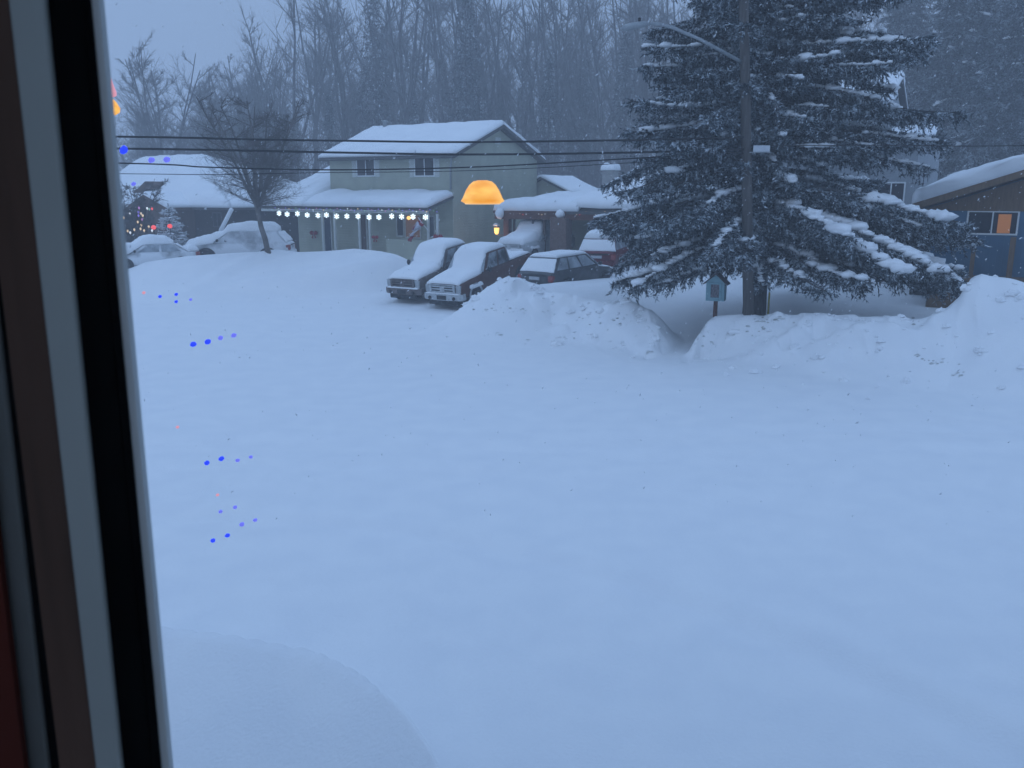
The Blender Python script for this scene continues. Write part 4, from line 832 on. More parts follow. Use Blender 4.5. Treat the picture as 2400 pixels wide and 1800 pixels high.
# ------------------------------------------------------------------ trees
def needles(base, dirs, length, n, nl, nw, q):
    """n narrow triangular needle sprays on each twig: returns (V, F)."""
    k = len(base); t = np.sort(q.random((k, n)), 1); P = base[:, None, :] + dirs[:, None, :] * (length[:, None] * t)[..., None]
    rd = q.normal(size=(k, n, 3)); rd /= np.linalg.norm(rd, axis=-1, keepdims=True)
    dv = dirs[:, None, :] * 0.75 + rd * 0.75; dv /= np.linalg.norm(dv, axis=-1, keepdims=True)
    sd_ = np.cross(dv, q.normal(size=(k, n, 3))); sd_ /= np.linalg.norm(sd_, axis=-1, keepdims=True) + 1e-9
    ln = nl * (0.6 + 0.8 * q.random((k, n, 1))); wd = nw * (0.6 + 0.8 * q.random((k, n, 1)))
    V = np.stack([P - sd_ * wd, P + sd_ * wd, P + dv * ln], 2).reshape(-1, 3)
    return V, np.arange(len(V)).reshape(-1, 3)
def spikes(base, dirs, length, r, q, sides=2):
    """thin tapering twigs as crossed slivers."""
    base = np.asarray(base); dirs = np.asarray(dirs); k = len(base); s1 = np.cross(dirs, q.normal(size=(k, 3))); s1 /= np.linalg.norm(s1, axis=-1, keepdims=True) + 1e-9; s2 = np.cross(dirs, s1); tip = base + dirs * np.asarray(length)[:, None]
    r = np.asarray(r)[:, None] * np.ones((k, 1)); Vs = [np.stack([base - s1 * r, base + s1 * r, tip], 1)]
    if sides > 1: Vs.append(np.stack([base - s2 * r, base + s2 * r, tip], 1))
    V = np.concatenate(Vs).reshape(-1, 3); return V, np.arange(len(V)).reshape(-1, 3)
def conifer(name, label, loc, H, Rm, z0, seed, twig_n, nl, nw, nn, mat_='needle', snow_on=0.4, lowz=None, spacing=0.42, per=6, droop=0.35, trunk_r=0.36, group=None, heavy=None, trunk_mat='bark', power=0.8, lim=None, rz=0.0, lenf=None, extra=(), mintip=0.0):
    q = np.random.default_rng(seed); t = thing(name, label, 'tree', loc, rz, group)
    B, D, Ln = [], [], []; limb = MB().tube([(0, 0, -0.6), (0, 0, 0.0), (0.02, 0, 1.0), (0.0, 0.03, H * 0.5), (0, 0, H)], [trunk_r * 1.3, trunk_r * 1.12, trunk_r, trunk_r * 0.55, 0.02], 14); sn = MB(); z = z0; bi = 0
    def bough(az, zz, L, bi, hv0=None, extra_droop=0.0):
        fr = (zz - z0) / (H - z0); up0 = 0.10 + 0.55 * fr; dr_ = droop * (1.25 - 0.6 * fr) * (0.8 + 0.4 * q.random()) + extra_droop; liftt = 0.22 * (0.6 + 0.8 * q.random()); dr_ = min(dr_, up0 + liftt - 0.30 + (zz - mintip) / max(L, 0.1)) if hv0 is None else dr_
        u = np.array([math.cos(az), math.sin(az)]); sdv = np.array([-u[1], u[0]]); ben = q.normal() * 0.12
        def pt_(s): 
            r = L * s; return np.array([*(u * r + sdv * ben * r * s), zz + L * (up0 * s - (dr_ + 0.30) * s * s + liftt * s ** 3.2)])
        path = [pt_(s) for s in np.linspace(0, 1, 7)]
        limb.tube(path, [max(0.012, 0.02 + 0.012 * L * (1 - s)) for s in np.linspace(0, 1, 7)], 5)
        nb = max(4, int(L * twig_n)); ss = np.sort(0.10 + 0.90 * q.random(nb) ** 0.8)
        for s in ss:
            p = pt_(s); tg = pt_(min(s + 0.03, 1.03)) - pt_(s - 0.03); tg /= np.linalg.norm(tg) + 1e-9
            sg = 1 if q.random() < 0.5 else -1; l_ = (0.16 + 0.26 * L ** 0.75 * (1 - 0.75 * s)) * (0.6 + 0.8 * q.random())
            dv = tg * (0.75 + 0.3 * q.random()) + np.array([*(sdv * sg * (0.5 + 0.6 * q.random())), -0.10 - 0.45 * q.random()]); dv /= np.linalg.norm(dv)
            nsub = max(1, int(l_ / 0.28)); 
            for j in range(nsub):
                b_ = p + dv * l_ * j / nsub; hang = np.array([q.normal() * 0.35, q.normal() * 0.35, -0.85 - 0.5 * q.random()]) * 1.0 + dv * 0.6
                if q.random() < 0.45: hang = dv + q.normal(size=3) * 0.25
                B.append(b_); D.append(hang / np.linalg.norm(hang)); Ln.append(min(0.20 + 0.22 * q.random(), 0.5) * (1 if H > 6 else 0.6) * (nl / 0.09))
            B.append(p); D.append(dv); Ln.append(l_)
        hv = (heavy(az, zz) if heavy else 1.0) if hv0 is None else hv0
        if q.random() < snow_on * hv:
            i0 = 0.2 + 0.4 * q.random(); i1 = min(1.0, i0 + 0.25 + 0.5 * q.random()); nn_ = max(4, int((i1 - i0) * L / 0.11))
            for i in range(nn_):
                s = i0 + (i1 - i0) * i / (nn_ - 1); p = pt_(s); sv = q.normal() * 0.10 * min(1, L / 3) * (1.15 - s); big = q.random() < 0.16 * hv
                rr = (0.045 + 0.055 * q.random()) * min(1, 0.4 + L / 4) * (2.0 if big else 1.0) * (1.35 if (hv0 or 0) > 2.3 else 1.0)
                sn.blob((p[0] + sdv[0] * sv, p[1] + sdv[1] * sv, p[2] + 0.05 + rr * 0.2 - abs(sv) * 0.2), (rr * (1.2 + 0.6 * q.random()), rr * (1.1 + 0.5 * q.random()), rr * 0.62), bi * 31 + i, 7, 4, 0.32)
    for e_ in extra: bi += 1; bough(*e_[:3], bi, *e_[3:])
    while z < H * 0.985:
        m = per + q.integers(-1, 2); a0 = q.random() * 6.28
        for k in range(m):
            az = a0 + 2 * math.pi * k / m + q.normal() * 0.25; zz = z + q.normal() * (0.20 if H < 26 and H > 20 else 0.12)
            L = (Rm * max(1 - (zz - z0) / (H - z0), 0.01) ** power) * (0.72 + 0.45 * q.random())
            if lenf: L *= lenf(az, zz)
            if L < 0.15: continue
            bough(az, zz, L, bi)
            bi += 1
        z += spacing * (0.8 + 0.4 * q.random()) * (1.0 if z < H * 0.6 else 0.8)
    B, D, Ln = np.array(B), np.array(D), np.array(Ln)
    V1, F1 = needles(B, D, Ln, nn, nl, nw, q); V2, F2 = spikes(B, D, Ln * 1.05, np.full(len(B), nw * 0.9), q, 1)
    cr = raw_mesh('crown', np.concatenate([V1, V2]), np.concatenate([F1, F2 + len(V1)]), mat_, t)
    lb = limb.build('trunk', trunk_mat, t, True)
    if sn.v: sn.build('snow_load', 'snow', t, True)
    return t
spx = at(1766, 735, 29.6); sgz = gz(spx.x, spx.y)
def heavy(az, z):                 # the lower boughs facing the street carry the most
    return 1.0 + (1.3 if (z < 4.2 and math.sin(az) < 0.2) else 0.0) + (0.6 if math.cos(az) > 0.3 else 0)
def sprl(az, z):
    k = 0.97 + 0.07 * math.cos(az)
    if z < 4.6 and math.sin(az) < -0.35: k *= 0.62
    if z < 3.9 and math.cos(az) < -0.2: k *= 0.80
    if z < 3.5 and math.cos(az) < -0.15 and math.sin(az) < -0.3: k *= 0.55
    if z > 4.2 and abs((az + math.pi / 2 + math.pi) % (2 * math.pi) - math.pi) < 0.55: k *= 0.36
    elif z > 4.2 and abs((az + math.pi / 2 + math.pi) % (2 * math.pi) - math.pi) < 0.85: k *= 0.62
    if 4.5 < z < 10.5 and math.cos(az) > 0.25 and rng.random() < 0.18: k *= 0.5
    return k
conifer('spruce_tree', 'huge dark frosted spruce with snow on its drooping boughs in the right front yard', (spx.x, spx.y, sgz - 0.1), 25.0, 5.9, 3.0, 3, 22, 0.135, 0.022, 13, 'needle', 0.60, spacing=0.38, per=9, droop=0.20, trunk_r=0.40, heavy=heavy, power=0.85, lenf=sprl, mintip=2.05,
        extra=[(-1.15, 4.7, 4.0, 2.6, 0.08), (-0.95, 4.3, 5.2, 2.8, 0.14), (-0.78, 4.4, 6.4, 2.8, 0.12), (-0.62, 4.0, 6.4, 2.6, 0.12), (-0.30, 4.5, 6.2, 2.8, 0.12), (-0.15, 3.9, 6.4, 2.8, 0.10), (-0.42, 5.2, 6.2, 2.4, 0.10), (-1.9, 3.8, 3.2, 2.0, 0.10), (-2.2, 4.4, 4.4, 1.8, 0.06), (0.1, 4.6, 5.6, 2.4, 0.10), (2.95, 8.2, 4.5, 2.4, 0.0), (3.3, 7.2, 4.8, 2.2, 0.0), (0.05, 9.3, 5.7, 2.0, -0.14), (-0.1, 7.2, 5.6, 1.8, -0.05)])
# small snowy evergreen, left
p = at(402, 575, 50); conifer('evergreen_shrub', 'small evergreen caked in snow in front of the dark bungalow', (p.x, p.y, p.z - 1.2), 3.6, 1.25, 0.3, 5, 16, 0.09, 0.016, 10, 'snowneedle', 0.9, spacing=0.28, per=6, droop=0.25, trunk_r=0.08)
# conifers at the right, behind the blue house
for (px, Y, H, Rm, sd_, lb) in ((2230, 74, 30, 6.0, 11, 'broad hazy conifer behind the gap between the grey and blue houses'), (2395, 66, 27, 6.2, 12, 'hazy conifer rising behind the blue house roof at the right edge'), (2090, 92, 31, 5.5, 13, 'paler conifer farther back, left of the broad hazy conifer'), (2560, 80, 30, 6, 14, 'tall hazy conifer beyond the right edge behind the blue house')):
    p = at(px, 440, Y); conifer('conifer', lb, (p.x, p.y, 1.2), H, Rm, 1.5, sd_, 7.0, 0.30, 0.05, 8, 'farneedle', 0.30, spacing=0.70, per=8, droop=0.35, trunk_r=0.35, group='hazy conifers behind the blue house')

def bare_tree(name, label, loc, H, seed, group=None, mat_t='greybark', mat_c='twig', fork=0.38, leaders=4, spread=0.30, tw=0.02, dense=1.0, trunk_r=None, lean=(0, 0), round_=False):
    q = np.random.default_rng(seed); t = thing(name, label, 'tree', loc, 0, group); tr = MB(); cr = MB(); B, D, L, Rr_ = [], [], [], []
    trunk_r = trunk_r or H * 0.012
    def grow(p, d, ln, r, lev, out):
        n = 5; P = [np.array(p)]; dd = np.array(d, float)
        for i in range(n):
            dd = dd + q.normal(size=3) * 0.07 + np.array([0, 0, 0.05 if not round_ else 0.0]); dd /= np.linalg.norm(dd); P.append(P[-1] + dd * ln / n)
        rads = [r * (1 - 0.72 * i / n) for i in range(n + 1)]; out.tube(P, rads, 7 if lev == 0 else 4 if lev == 1 else 3, False)
        return P, dd
    z0 = H * fork; base = np.array([0, 0, -0.5]); ld = np.array([lean[0], lean[1], 1.0]); ld /= np.linalg.norm(ld)
    P = [base + ld * (z0 + 0.5) * i / 5 + np.array([*(q.normal(size=2) * 0.015 * z0), 0]) * (i > 0) for i in range(6)]
    tr.tube(P, [trunk_r * (1.15 - 0.35 * i / 5) for i in range(6)], 9, False)
    top = P[-1]; lead = []
    for k in range(leaders):
        az = 2 * math.pi * k / leaders + q.normal() * 0.35; sp_ = spread * (0.5 + 0.8 * q.random()); d = np.array([math.cos(az) * sp_, math.sin(az) * sp_, 1.0]); d /= np.linalg.norm(d)
        Q, _ = grow(top - ld * 0.2 * q.random() * z0, d, (H - z0) * (0.75 + 0.3 * q.random()), trunk_r * 0.62, 0, tr); lead.append((Q, H - z0))
    for Q in ([P] if not round_ else []): lead.append((Q[2:], z0 * 0.6))
    for Q, LL in lead:
        nbr = int((10 if LL > z0 * 0.7 else 5) * dense)
        for _ in range(nbr):
            i = q.random() * (len(Q) - 1.01); a = int(i); p = Q[a] + (Q[a + 1] - Q[a]) * (i - a); f = i / (len(Q) - 1)
            az = q.random() * 6.28; up_ = 0.9 if not round_ else 0.55; d = np.array([math.cos(az), math.sin(az), up_ * (0.5 + 0.8 * q.random())]); d /= np.linalg.norm(d)
            ln = H * 0.20 * (1.15 - 0.75 * f) * (0.6 + 0.7 * q.random()) * (1.12 if round_ else 1)
            Q2, _ = grow(p, d, ln, trunk_r * 0.20, 1, cr)
            for _ in range(int(9 * dense)):
                i = 0.6 + q.random() * (len(Q2) - 1.61); a = int(i); p2 = Q2[a] + (Q2[a + 1] - Q2[a]) * (i - a)
                d2 = (Q2[a + 1] - Q2[a]); d2 = d2 / np.linalg.norm(d2) + q.normal(size=3) * (0.85 if round_ else 0.55) + np.array([0, 0, 0.05 if round_ else 0.25]); d2 /= np.linalg.norm(d2); l2 = ln * 0.45 * (0.5 + 0.8 * q.random())
                B.append(p2); D.append(d2); L.append(l2); Rr_.append(tw)
                for _ in range(int(5 * dense)):
                    s = q.random() * 0.9; p3 = p2 + d2 * l2 * s; d3 = d2 + q.normal(size=3) * 0.5 + np.array([0, 0, 0.15]); d3 /= np.linalg.norm(d3)
                    B.append(p3); D.append(d3); L.append(l2 * 0.6 * (0.4 + 0.8 * q.random())); Rr_.append(tw * 0.6)
    tr.build('trunk', mat_t, t, True)
    V, F_ = spikes(np.array(B), np.array(D), np.array(L), np.array(Rr_), q, 2); k = len(cr.v)
    cv = np.array(cr.v); fq = np.array([f for f in cr.f if len(f) == 4]); f3 = np.concatenate([fq[:, [0, 1, 2]], fq[:, [0, 2, 3]]])
    raw_mesh('crown', np.concatenate([cv, V]), np.concatenate([f3, F_ + k]), mat_c, t)
    return t
# round bare tree on the left snow bank
p = at(636, 592, 45.6); tb = at(602, 470, 45.6)
bare_tree('bare_tree', 'small round bare tree with dense brown twigs leaning on the left snow bank', (p.x, p.y, gz(p.x, p.y)), 9.0, 21, None, 'browntwig', 'browntwig', 0.30, 9, 0.42, 0.008, 1.6, 0.14, ((tb.x - p.x) / (tb.z - p.z), 0), True)
p = at(318, 560, 51); bare_tree('bare_shrub', 'bare shrub strung with small coloured lights beside the window frame', (p.x, p.y, p.z - 1.2), 5.0, 22, None, 'browntwig', 'browntwig', 0.15, 7, 0.55, 0.014, 1.5, 0.06, (0, 0), True)
pts = [at(px + rng.normal() * 2, py, 49.2 + rng.random()) for px, py in ((272, 524), (279, 531), (302, 500), (325, 487), (326, 497), (325, 505), (322, 520), (327, 527), (328, 536), (345, 488), (349, 490), (347, 531), (360, 489), (337, 540), (312, 538), (299, 541), (281, 542), (305, 545), (330, 514), (288, 510), (355, 540), (340, 505), (333, 500))]
bulb_string('shrub_lights', 'string of small coloured lights in the bare shrub by the bungalow', (0, 0, 0), pts, 'wwcpbbwwwcgwrwwwccpwcw', 0.0, 0.06)
for (px, py, lb) in ((360, 533, 'left glowing red lamp beside the snowy evergreen'), (398, 530, 'right glowing red lamp in front of the snowy evergreen'), (271, 524, 'small orange lamp glowing at the window frame edge by the shrub')):
    p = at(px, py, 48.6); g = thing('glowing_lamp', lb, 'lamp', (p.x, p.y, p.z), 0, 'glowing lamps by the bungalow')
    MB().blob((0, 0, 0), (0.14, 0.1, 0.12), 1, 10, 6, 0.08).build('lens', BL['r'] if 'red' in lb else BL['w'], g, True); MB().tube([(0, 0.05, -0.1), (0, 0.08, -1.6)], 0.02, 5).build('stake', 'wire', g)

# the wood behind the houses: a few grown trees, copied
protos = [bare_tree('bare_tree', 'x', (0, 0, 1), 30, 40 + i, 'bare trees of the wood behind the houses', fork=f, leaders=l, spread=sp_, tw=0.028, dense=dn) for i, (f, l, sp_, dn) in enumerate(((0.36, 4, 0.22, 1.15), (0.30, 3, 0.30, 1.2), (0.45, 3, 0.18, 1.0), (0.28, 5, 0.26, 1.3), (0.5, 2, 0.16, 0.9), (0.22, 7, 0.36, 1.75)))]
fp = [conifer('conifer', 'x', (0, 0, 1), 27, 3.6, 1.5, 60 + i, 3.2, 0.26, 0.04, 6, 'farneedle', 0.0, spacing=0.8, per=6, droop=0.35, trunk_r=0.28, group='dark conifers of the wood behind the houses', power=0.7) for i in range(2)]
NAMED = {392: 'lone rounded bare tree left of the wood at the far left', 690: 'bare tree with a long leftward limb at the left end of the wood', 955: 'forked bare trunk rising above the vent pipe of the grey green house', 1035: 'slim bare tree just left of the roof peak', 1110: 'tall bare tree right behind the roof peak', 1420: 'last bare tree left of the big spruce'}
q = np.random.default_rng(5); used = [False] * 6; usedc = [False] * 2
def place(lst, used_, i, loc, rz, sc, label):
    o = lst[i]
    if not used_[i]:
        used_[i] = True; o.location = loc; o.rotation_euler = (0, 0, rz); o.scale = (sc, sc, sc); o['label'] = label; return o
    return copy_tree(o, loc, rz, sc, label)
GEN = 'tall grey bare tree in the misty wood behind the snowy roofs'
spots = [(392, 100, 0.72, 5), (690, 104, 0.98, 1), (955, 100, 1.05, 0), (1035, 98, 1.0, 4), (1110, 108, 1.1, 3), (1420, 100, 1.02, 1),
         (575, 118, 0.72, 5), (615, 124, 0.84, 5), (650, 112, 0.72, 0), (745, 116, 1.02, 2), (775, 125, 1.1, 0), (815, 108, 1.0, 3), (850, 122, 1.1, 1), (905, 113, 1.08, 2), (930, 126, 1.1, 3), (990, 120, 1.1, 2), (1065, 118, 1.12, 0), (1090, 128, 1.1, 1),
         (1150, 114, 1.05, 2), (1175, 124, 1.1, 0), (1210, 106, 1.05, 1), (1245, 118, 1.1, 4), (1275, 128, 1.12, 3), (1305, 108, 1.04, 0), (1340, 119, 1.1, 2), (1365, 112, 1.02, 3), (1395, 126, 1.1, 1), (1450, 116, 1.08, 0), (1480, 124, 1.1, 2), (1510, 106, 1.05, 3), (1545, 118, 1.1, 1),
         (1600, 122, 1.1, 0), (1660, 112, 1.08, 3), (1720, 124, 1.1, 2), (1800, 114, 1.1, 1), (1870, 120, 1.1, 0), (1940, 108, 1.05, 3), (2010, 118, 1.1, 2), (2080, 126, 1.1, 1), (2160, 116, 1.1, 0), (2260, 124, 1.1, 3), (500, 132, 0.62, 1), (455, 128, 0.56, 5), (325, 126, 0.58, 5), (535, 110, 0.66, 5), (2380, 120, 1.1, 2)]
for px, Y, sc, pi in spots:
    p = at(px, 440, Y); place(protos, used, pi, (p.x, p.y, 1.0), q.random() * 6.28, sc, NAMED.get(px, GEN))
CG = 'narrow dark conifer standing in the misty wood behind the houses'
for px, Y, sc, lb in ((890, 104, 1.0, 'tallest narrow dark conifer in the wood, left of the roof vent pipe'), (1180, 112, 0.66, CG), (1095, 100, 0.95, 'narrow dark conifer in the wood directly over the roof peak'), (975, 98, 0.52, CG), (1285, 98, 0.68, 'dark conifer in the wood right of the roof peak'), (1370, 108, 0.75, CG), (1460, 100, 0.8, 'dark conifer in the wood just left of the big spruce'), (700, 108, 0.5, CG), (780, 100, 0.55, CG), (1230, 118, 0.8, CG), (840, 112, 0.62, CG), (640, 118, 0.42, CG), (1040, 118, 0.8, CG), (1330, 120, 0.9, CG)):
    p = at(px, 440, Y); place(fp, usedc, 0 if sc > 0.7 else 1, (p.x, p.y, 1.0), q.random() * 6.28, sc, lb)
# brush below the trees and the farther wood, each one mass
n = 36000; px_ = 180 + 2350 * q.random(n); Yb = 78 + 40 * q.random(n); xb_ = (px_ - 1200) / F * Yb / 1.03; hm = (5.0 + 5.5 * (vnoise(xb_, Yb, 9, 8) + 0.5)) * np.where(px_ < 560, 0.62, 1.0)
zb_ = 0.8 + hm * q.random(n) ** 1.2 * 0.85; B = np.stack([xb_, Yb, zb_], 1); D = q.normal(size=(n, 3)) * np.array([0.55, 0.55, 0.35]) + np.array([0, 0, 0.9]); D /= np.linalg.norm(D, axis=1, keepdims=True)
V, F_ = spikes(B, D, 0.8 + 2.0 * q.random(n), np.full(n, 0.035), q, 2)
tag(raw_mesh('forest_undergrowth', V, F_, 'brush'), 'grey brown tangle of brush below the trees behind the houses', 'undergrowth', kind='stuff')
n = 15000; px_ = 430 + 2100 * q.random(n); Yb = 128 + 35 * q.random(n); xb_ = (px_ - 1200) / F * Yb / 1.03; hm = (20 + 12 * (vnoise(xb_, Yb, 14, 9) + 0.5)) * np.clip(0.40 + (px_ - 430) / 420, 0.4, 1.0)
zb_ = 1.0 + hm * q.random(n) ** 1.3; B = np.stack([xb_, Yb, zb_], 1); D = q.normal(size=(n, 3)) * np.array([0.35, 0.35, 0.2]) + np.array([0, 0, 1.0]); D /= np.linalg.norm(D, axis=1, keepdims=True)
V, F_ = spikes(B, D, 1.5 + 4.5 * q.random(n), np.full(n, 0.06), q, 2)
tag(raw_mesh('far_wood', V, F_, 'brush'), 'pale far wood of bare trees fading into the snowfall', 'wood', kind='stuff')

# ------------------------------------------------------------------ our own room: the window we look through
rw = thing('room_window', 'grey vinyl window frame with a black gasket close beside the viewer', 'window', (0, 0.45, CAMZ - 1.0))
O = Vector(rw.location)
def strip_(nm, m_, la, lb, Y, depth, parent=rw, bev=0.0):
    """an upright member between two slanting edges given at the picture's top and bottom."""
    def pt2(l, yy): x = l[0] + (l[1] - l[0]) * yy / 1800.0; return at(x, yy, Y)
    q4 = [pt2(la, -500), pt2(lb, -500), pt2(lb, 2500), pt2(la, 2500)]; q4 = [Vector((p.x, Y, p.z)) - (O if parent else Vector()) for p in q4]
    return MB().prism(q4, (0, depth, 0)).build(nm, m_, parent, bevel=bev)
strip_('outer_frame', 'outergrey', (208, 374), (232, 397), 0.4805, 0.006)
strip_('gasket', 'gasket', (99, 280), (209, 375), 0.4780, 0.005)
strip_('gasket_lip', 'gasket', (176, 342), (190, 356), 0.4768, 0.003)
strip_('sash', 'sashgrey', (17, 222), (102, 283), 0.4700, 0.006, bev=0.002)
strip_('wood_stop', 'walnut', (-80, 140), (19, 224), 0.4725, 0.004)
strip_('casing_shade_strip', 'gasket', (-92, 112), (-78, 142), 0.4730, 0.004)  # dark strip standing in for shade in the hollow casing
strip_('casing', 'casinggrey', (-170, 30), (-90, 114), 0.4705, 0.006, bev=0.002)
for nm, x0_, x1_, z0_, z1_ in (('frame_right', 1.25, 1.40, -1.2, 1.0), ('frame_top', -0.8, 1.40, 1.0, 1.12), ('frame_sill', -0.8, 1.40, -1.3, -1.2)):
    MB().box(x0_, x1_, 0, 0.1, z0_ + 1.0, z1_ + 1.0).build('window_frame', 'sashgrey', rw)
MB().add([(-0.40, 0.065, -0.2), (1.25, 0.065, -0.2), (1.25, 0.065, 2.0), (-0.40, 0.065, 2.0)], [(0, 1, 2, 3)]).build('pane', 'clear', rw)
cu = strip_('curtain', 'curtain', (-420, -80), (-158, 56), 0.462, 0.005, None)
tag(cu, 'dark red curtain edge at the lower left beside the window casing', 'curtain')
zf_ = CAMZ - 1.6
for nm, b in (('wall', (-3.0, -0.62, 0.56, 0.76, zf_, CAMZ + 1.4)), ('wall', (1.40, 3.5, 0.46, 0.66, zf_, CAMZ + 1.4)), ('wall', (-0.62, 1.40, 0.46, 0.66, zf_, CAMZ - 1.3)), ('wall', (-0.62, 1.40, 0.46, 0.66, CAMZ + 1.12, CAMZ + 1.4)),
              ('wall', (-3.0, -2.8, -4.0, 0.56, zf_, CAMZ + 1.4)), ('wall', (3.3, 3.5, -4.0, 0.46, zf_, CAMZ + 1.4)), ('wall', (-3.0, 3.5, -4.2, -4.0, zf_, CAMZ - 1.0)), ('wall', (-3.0, 3.5, -4.2, -4.0, CAMZ + 1.25, CAMZ + 1.4)), ('floor', (-3.0, 3.5, -4.2, 0.46, zf_ - 0.2, zf_)), ('ceiling', (-3.0, 3.5, -4.2, 0.76, CAMZ + 1.4, CAMZ + 1.6)),  # rear wall opening added so skylight reaches the window frame
              ('wall', (-3.0, 3.5, -4.2, 0.64, -0.3, zf_ - 0.2)),
              ('shade_cladding', (-8.0, 9.0, 0.78, 0.84, -0.4, CAMZ - 1.32)), ('shade_cladding', (-8.0, -0.70, 0.78, 0.84, CAMZ - 1.32, CAMZ + 3.0)), ('shade_cladding', (1.44, 9.0, 0.78, 0.84, CAMZ - 1.32, CAMZ + 3.0)), ('shade_cladding', (-0.70, 1.44, 0.78, 0.84, CAMZ + 1.14, CAMZ + 3.0))):  # unseen outer wall, dark and wide, added to darken the near drift
    tag(MB().box(*b).build('room_' + nm, 'darkwood' if nm == 'shade_cladding' else 'plaster'), kind='structure')
rl = bpy.data.lights.new('room_lamp', 'POINT'); rl.energy = 2.0; rl.color = (1.0, 0.8, 0.6); rl.shadow_soft_size = 0.12
ro = bpy.data.objects.new('room_lamp', rl); C.objects.link(ro); ro.location = (-0.08, -1.4, CAMZ + 0.25)
# glowing bodies outside the clear pane, added in place of its lamp reflections
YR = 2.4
p = at(1131, 450, YR); ls = thing('lampshade_reflection', 'glowing orange stand-in for a lamp reflection in the glass above the pickups', 'lamp', p)
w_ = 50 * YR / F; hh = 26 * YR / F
MB().lathe([(w_ * 0.80, -hh), (w_, -hh * 0.78), (w_ * 0.92, -hh * 0.55), (w_ * 0.76, hh * 0.15), (w_ * 0.60, hh * 0.62), (w_ * 0.42, hh * 0.9), (w_ * 0.2, hh), (0.0, hh)], n=28).build('shade', 'orangereflection', ls, True)
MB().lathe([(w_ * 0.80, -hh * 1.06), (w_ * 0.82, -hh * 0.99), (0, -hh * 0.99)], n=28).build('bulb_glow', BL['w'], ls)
p = at(268, 256, YR); cl_ = thing('candle_reflection', 'small orange glowing stand-in for a candle reflection beside the window frame', 'lamp', p)
MB().lathe([(0.0, -0.016), (0.013, -0.008), (0.015, 0.003), (0.007, 0.018), (0.0, 0.026)], n=12).build('flame', 'orangereflection', cl_, True)
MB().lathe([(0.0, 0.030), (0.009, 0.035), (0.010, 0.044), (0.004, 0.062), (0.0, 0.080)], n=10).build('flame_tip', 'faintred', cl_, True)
LED = [(290, 351, 9, 'bluereflection'), (355, 375, 7, 'faintblue'), (391, 374, 7, 'faintblue'), (313, 431, 5, 'faintblue'), (375, 695, 4, 'bluereflection'), (413, 690, 4, 'bluereflection'), (413, 707, 4, 'bluereflection'), (447, 702, 3.5, 'faintblue'),
       (453, 807, 7, 'bluereflection'), (487, 801, 7, 'bluereflection'), (517, 792, 6, 'faintblue'), (548, 786, 6, 'faintblue'), (485, 1085, 6.5, 'bluereflection'), (519, 1075, 6.5, 'bluereflection'), (557, 1079, 5, 'faintblue'), (588, 1071, 4.5, 'faintblue'),
       (517, 1199, 5, 'faintblue'), (551, 1189, 5, 'faintblue'), (567, 1229, 6, 'faintblue'), (598, 1219, 5, 'faintblue'), (499, 1267, 6, 'bluereflection'), (533, 1255, 6, 'bluereflection'), (337, 686, 4, 'faintred'), (416, 1001, 4, 'faintred'), (510, 1160, 4, 'faintred')]
row = lambda y: 'top' if y < 450 else 'second' if y < 720 else 'third' if y < 900 else 'fourth' if y < 1110 else 'lowest'
cnt = {}
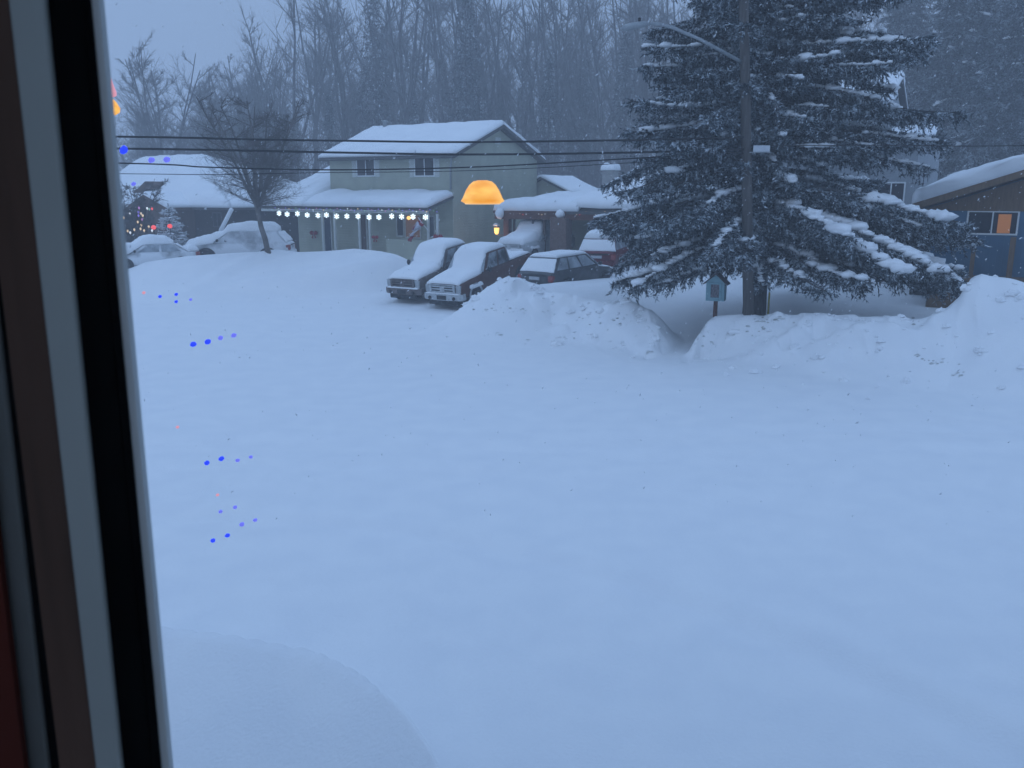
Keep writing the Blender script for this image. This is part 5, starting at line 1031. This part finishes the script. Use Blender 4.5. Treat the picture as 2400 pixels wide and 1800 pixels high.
for px, py, r, m_ in LED:  # each reflected light built as a glowing bead beyond the pane
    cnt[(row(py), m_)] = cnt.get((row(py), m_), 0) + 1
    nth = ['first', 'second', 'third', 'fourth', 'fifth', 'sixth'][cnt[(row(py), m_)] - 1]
    kind = {'bluereflection': 'bright blue', 'faintblue': 'faint pale blue', 'faintred': 'faint pink'}[m_]
    o = MB().blob((0, 0, 0), (r * 1.15 * YR / F, r * 0.8 * YR / F, r * 0.85 * YR / F), int(px), 9, 6, 0.12).build('fairy_light_reflection', m_, None, True, at(px, py, YR))
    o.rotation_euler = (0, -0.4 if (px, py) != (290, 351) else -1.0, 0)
    tag(o, f'{kind} light mirrored in the glass, {nth} of its colour in the {row(py)} cluster', 'fairy light', 'glowing stand-ins for fairy light reflections in the window')

# ------------------------------------------------------------------ falling snow and the air
n = 10000; Yf = 7.0 + 50 * q.random(n) ** 0.8; px_ = 100 + 2300 * q.random(n); py_ = -50 + 1300 * q.random(n); u = (px_ - 1200) / F; v = (900 - py_) / F
t = Yf / (cp + v * sp); Pf = np.stack([u * t, Yf, CAMZ + t * (-sp + v * cp)], 1); ok = Pf[:, 2] > 1.6; Pf = Pf[ok]; n = len(Pf)
ax_ = np.array([0.55, 0.0, 0.83]) + q.normal(size=(n, 3)) * 0.35; ax_ /= np.linalg.norm(ax_, axis=1, keepdims=True); ln = (0.007 + 0.010 * q.random((n, 1))); s1 = np.cross(ax_, q.normal(size=(n, 3))); s1 /= np.linalg.norm(s1, axis=1, keepdims=True); s2 = np.cross(ax_, s1); wd = ln * 0.5
V = np.stack([Pf + ax_ * ln * 1.3, Pf + s1 * wd, Pf + s2 * wd, Pf - s1 * wd, Pf - s2 * wd, Pf - ax_ * ln * 1.3], 1).reshape(-1, 3)
b8 = np.array([(0, 1, 2), (0, 2, 3), (0, 3, 4), (0, 4, 1), (5, 2, 1), (5, 3, 2), (5, 4, 3), (5, 1, 4)]); F_ = (np.arange(n)[:, None, None] * 6 + b8[None]).reshape(-1, 3)
tag(raw_mesh('falling_snow', V, F_, 'flake'), 'snowflakes drifting down through the whole view', 'falling snow', kind='stuff')

hz = bpy.data.materials.new('snowy_air'); hz.use_nodes = True; hn = hz.node_tree.nodes; hn.clear()
pv = hn.new("ShaderNodeVolumePrincipled"); pv.inputs['Color'].default_value = (0.93, 0.94, 0.96, 1); pv.inputs['Density'].default_value = 0.0037; pv.inputs['Anisotropy'].default_value = 0.0
ho = hn.new("ShaderNodeOutputMaterial"); hz.node_tree.links.new(pv.outputs[0], ho.inputs['Volume']); M['haze'] = hz
tag(MB().box(-345, 345, -345, 345, -2.0, 38).build('haze', 'haze'), 'pale blue air thick with falling snow', 'haze', kind='stuff')
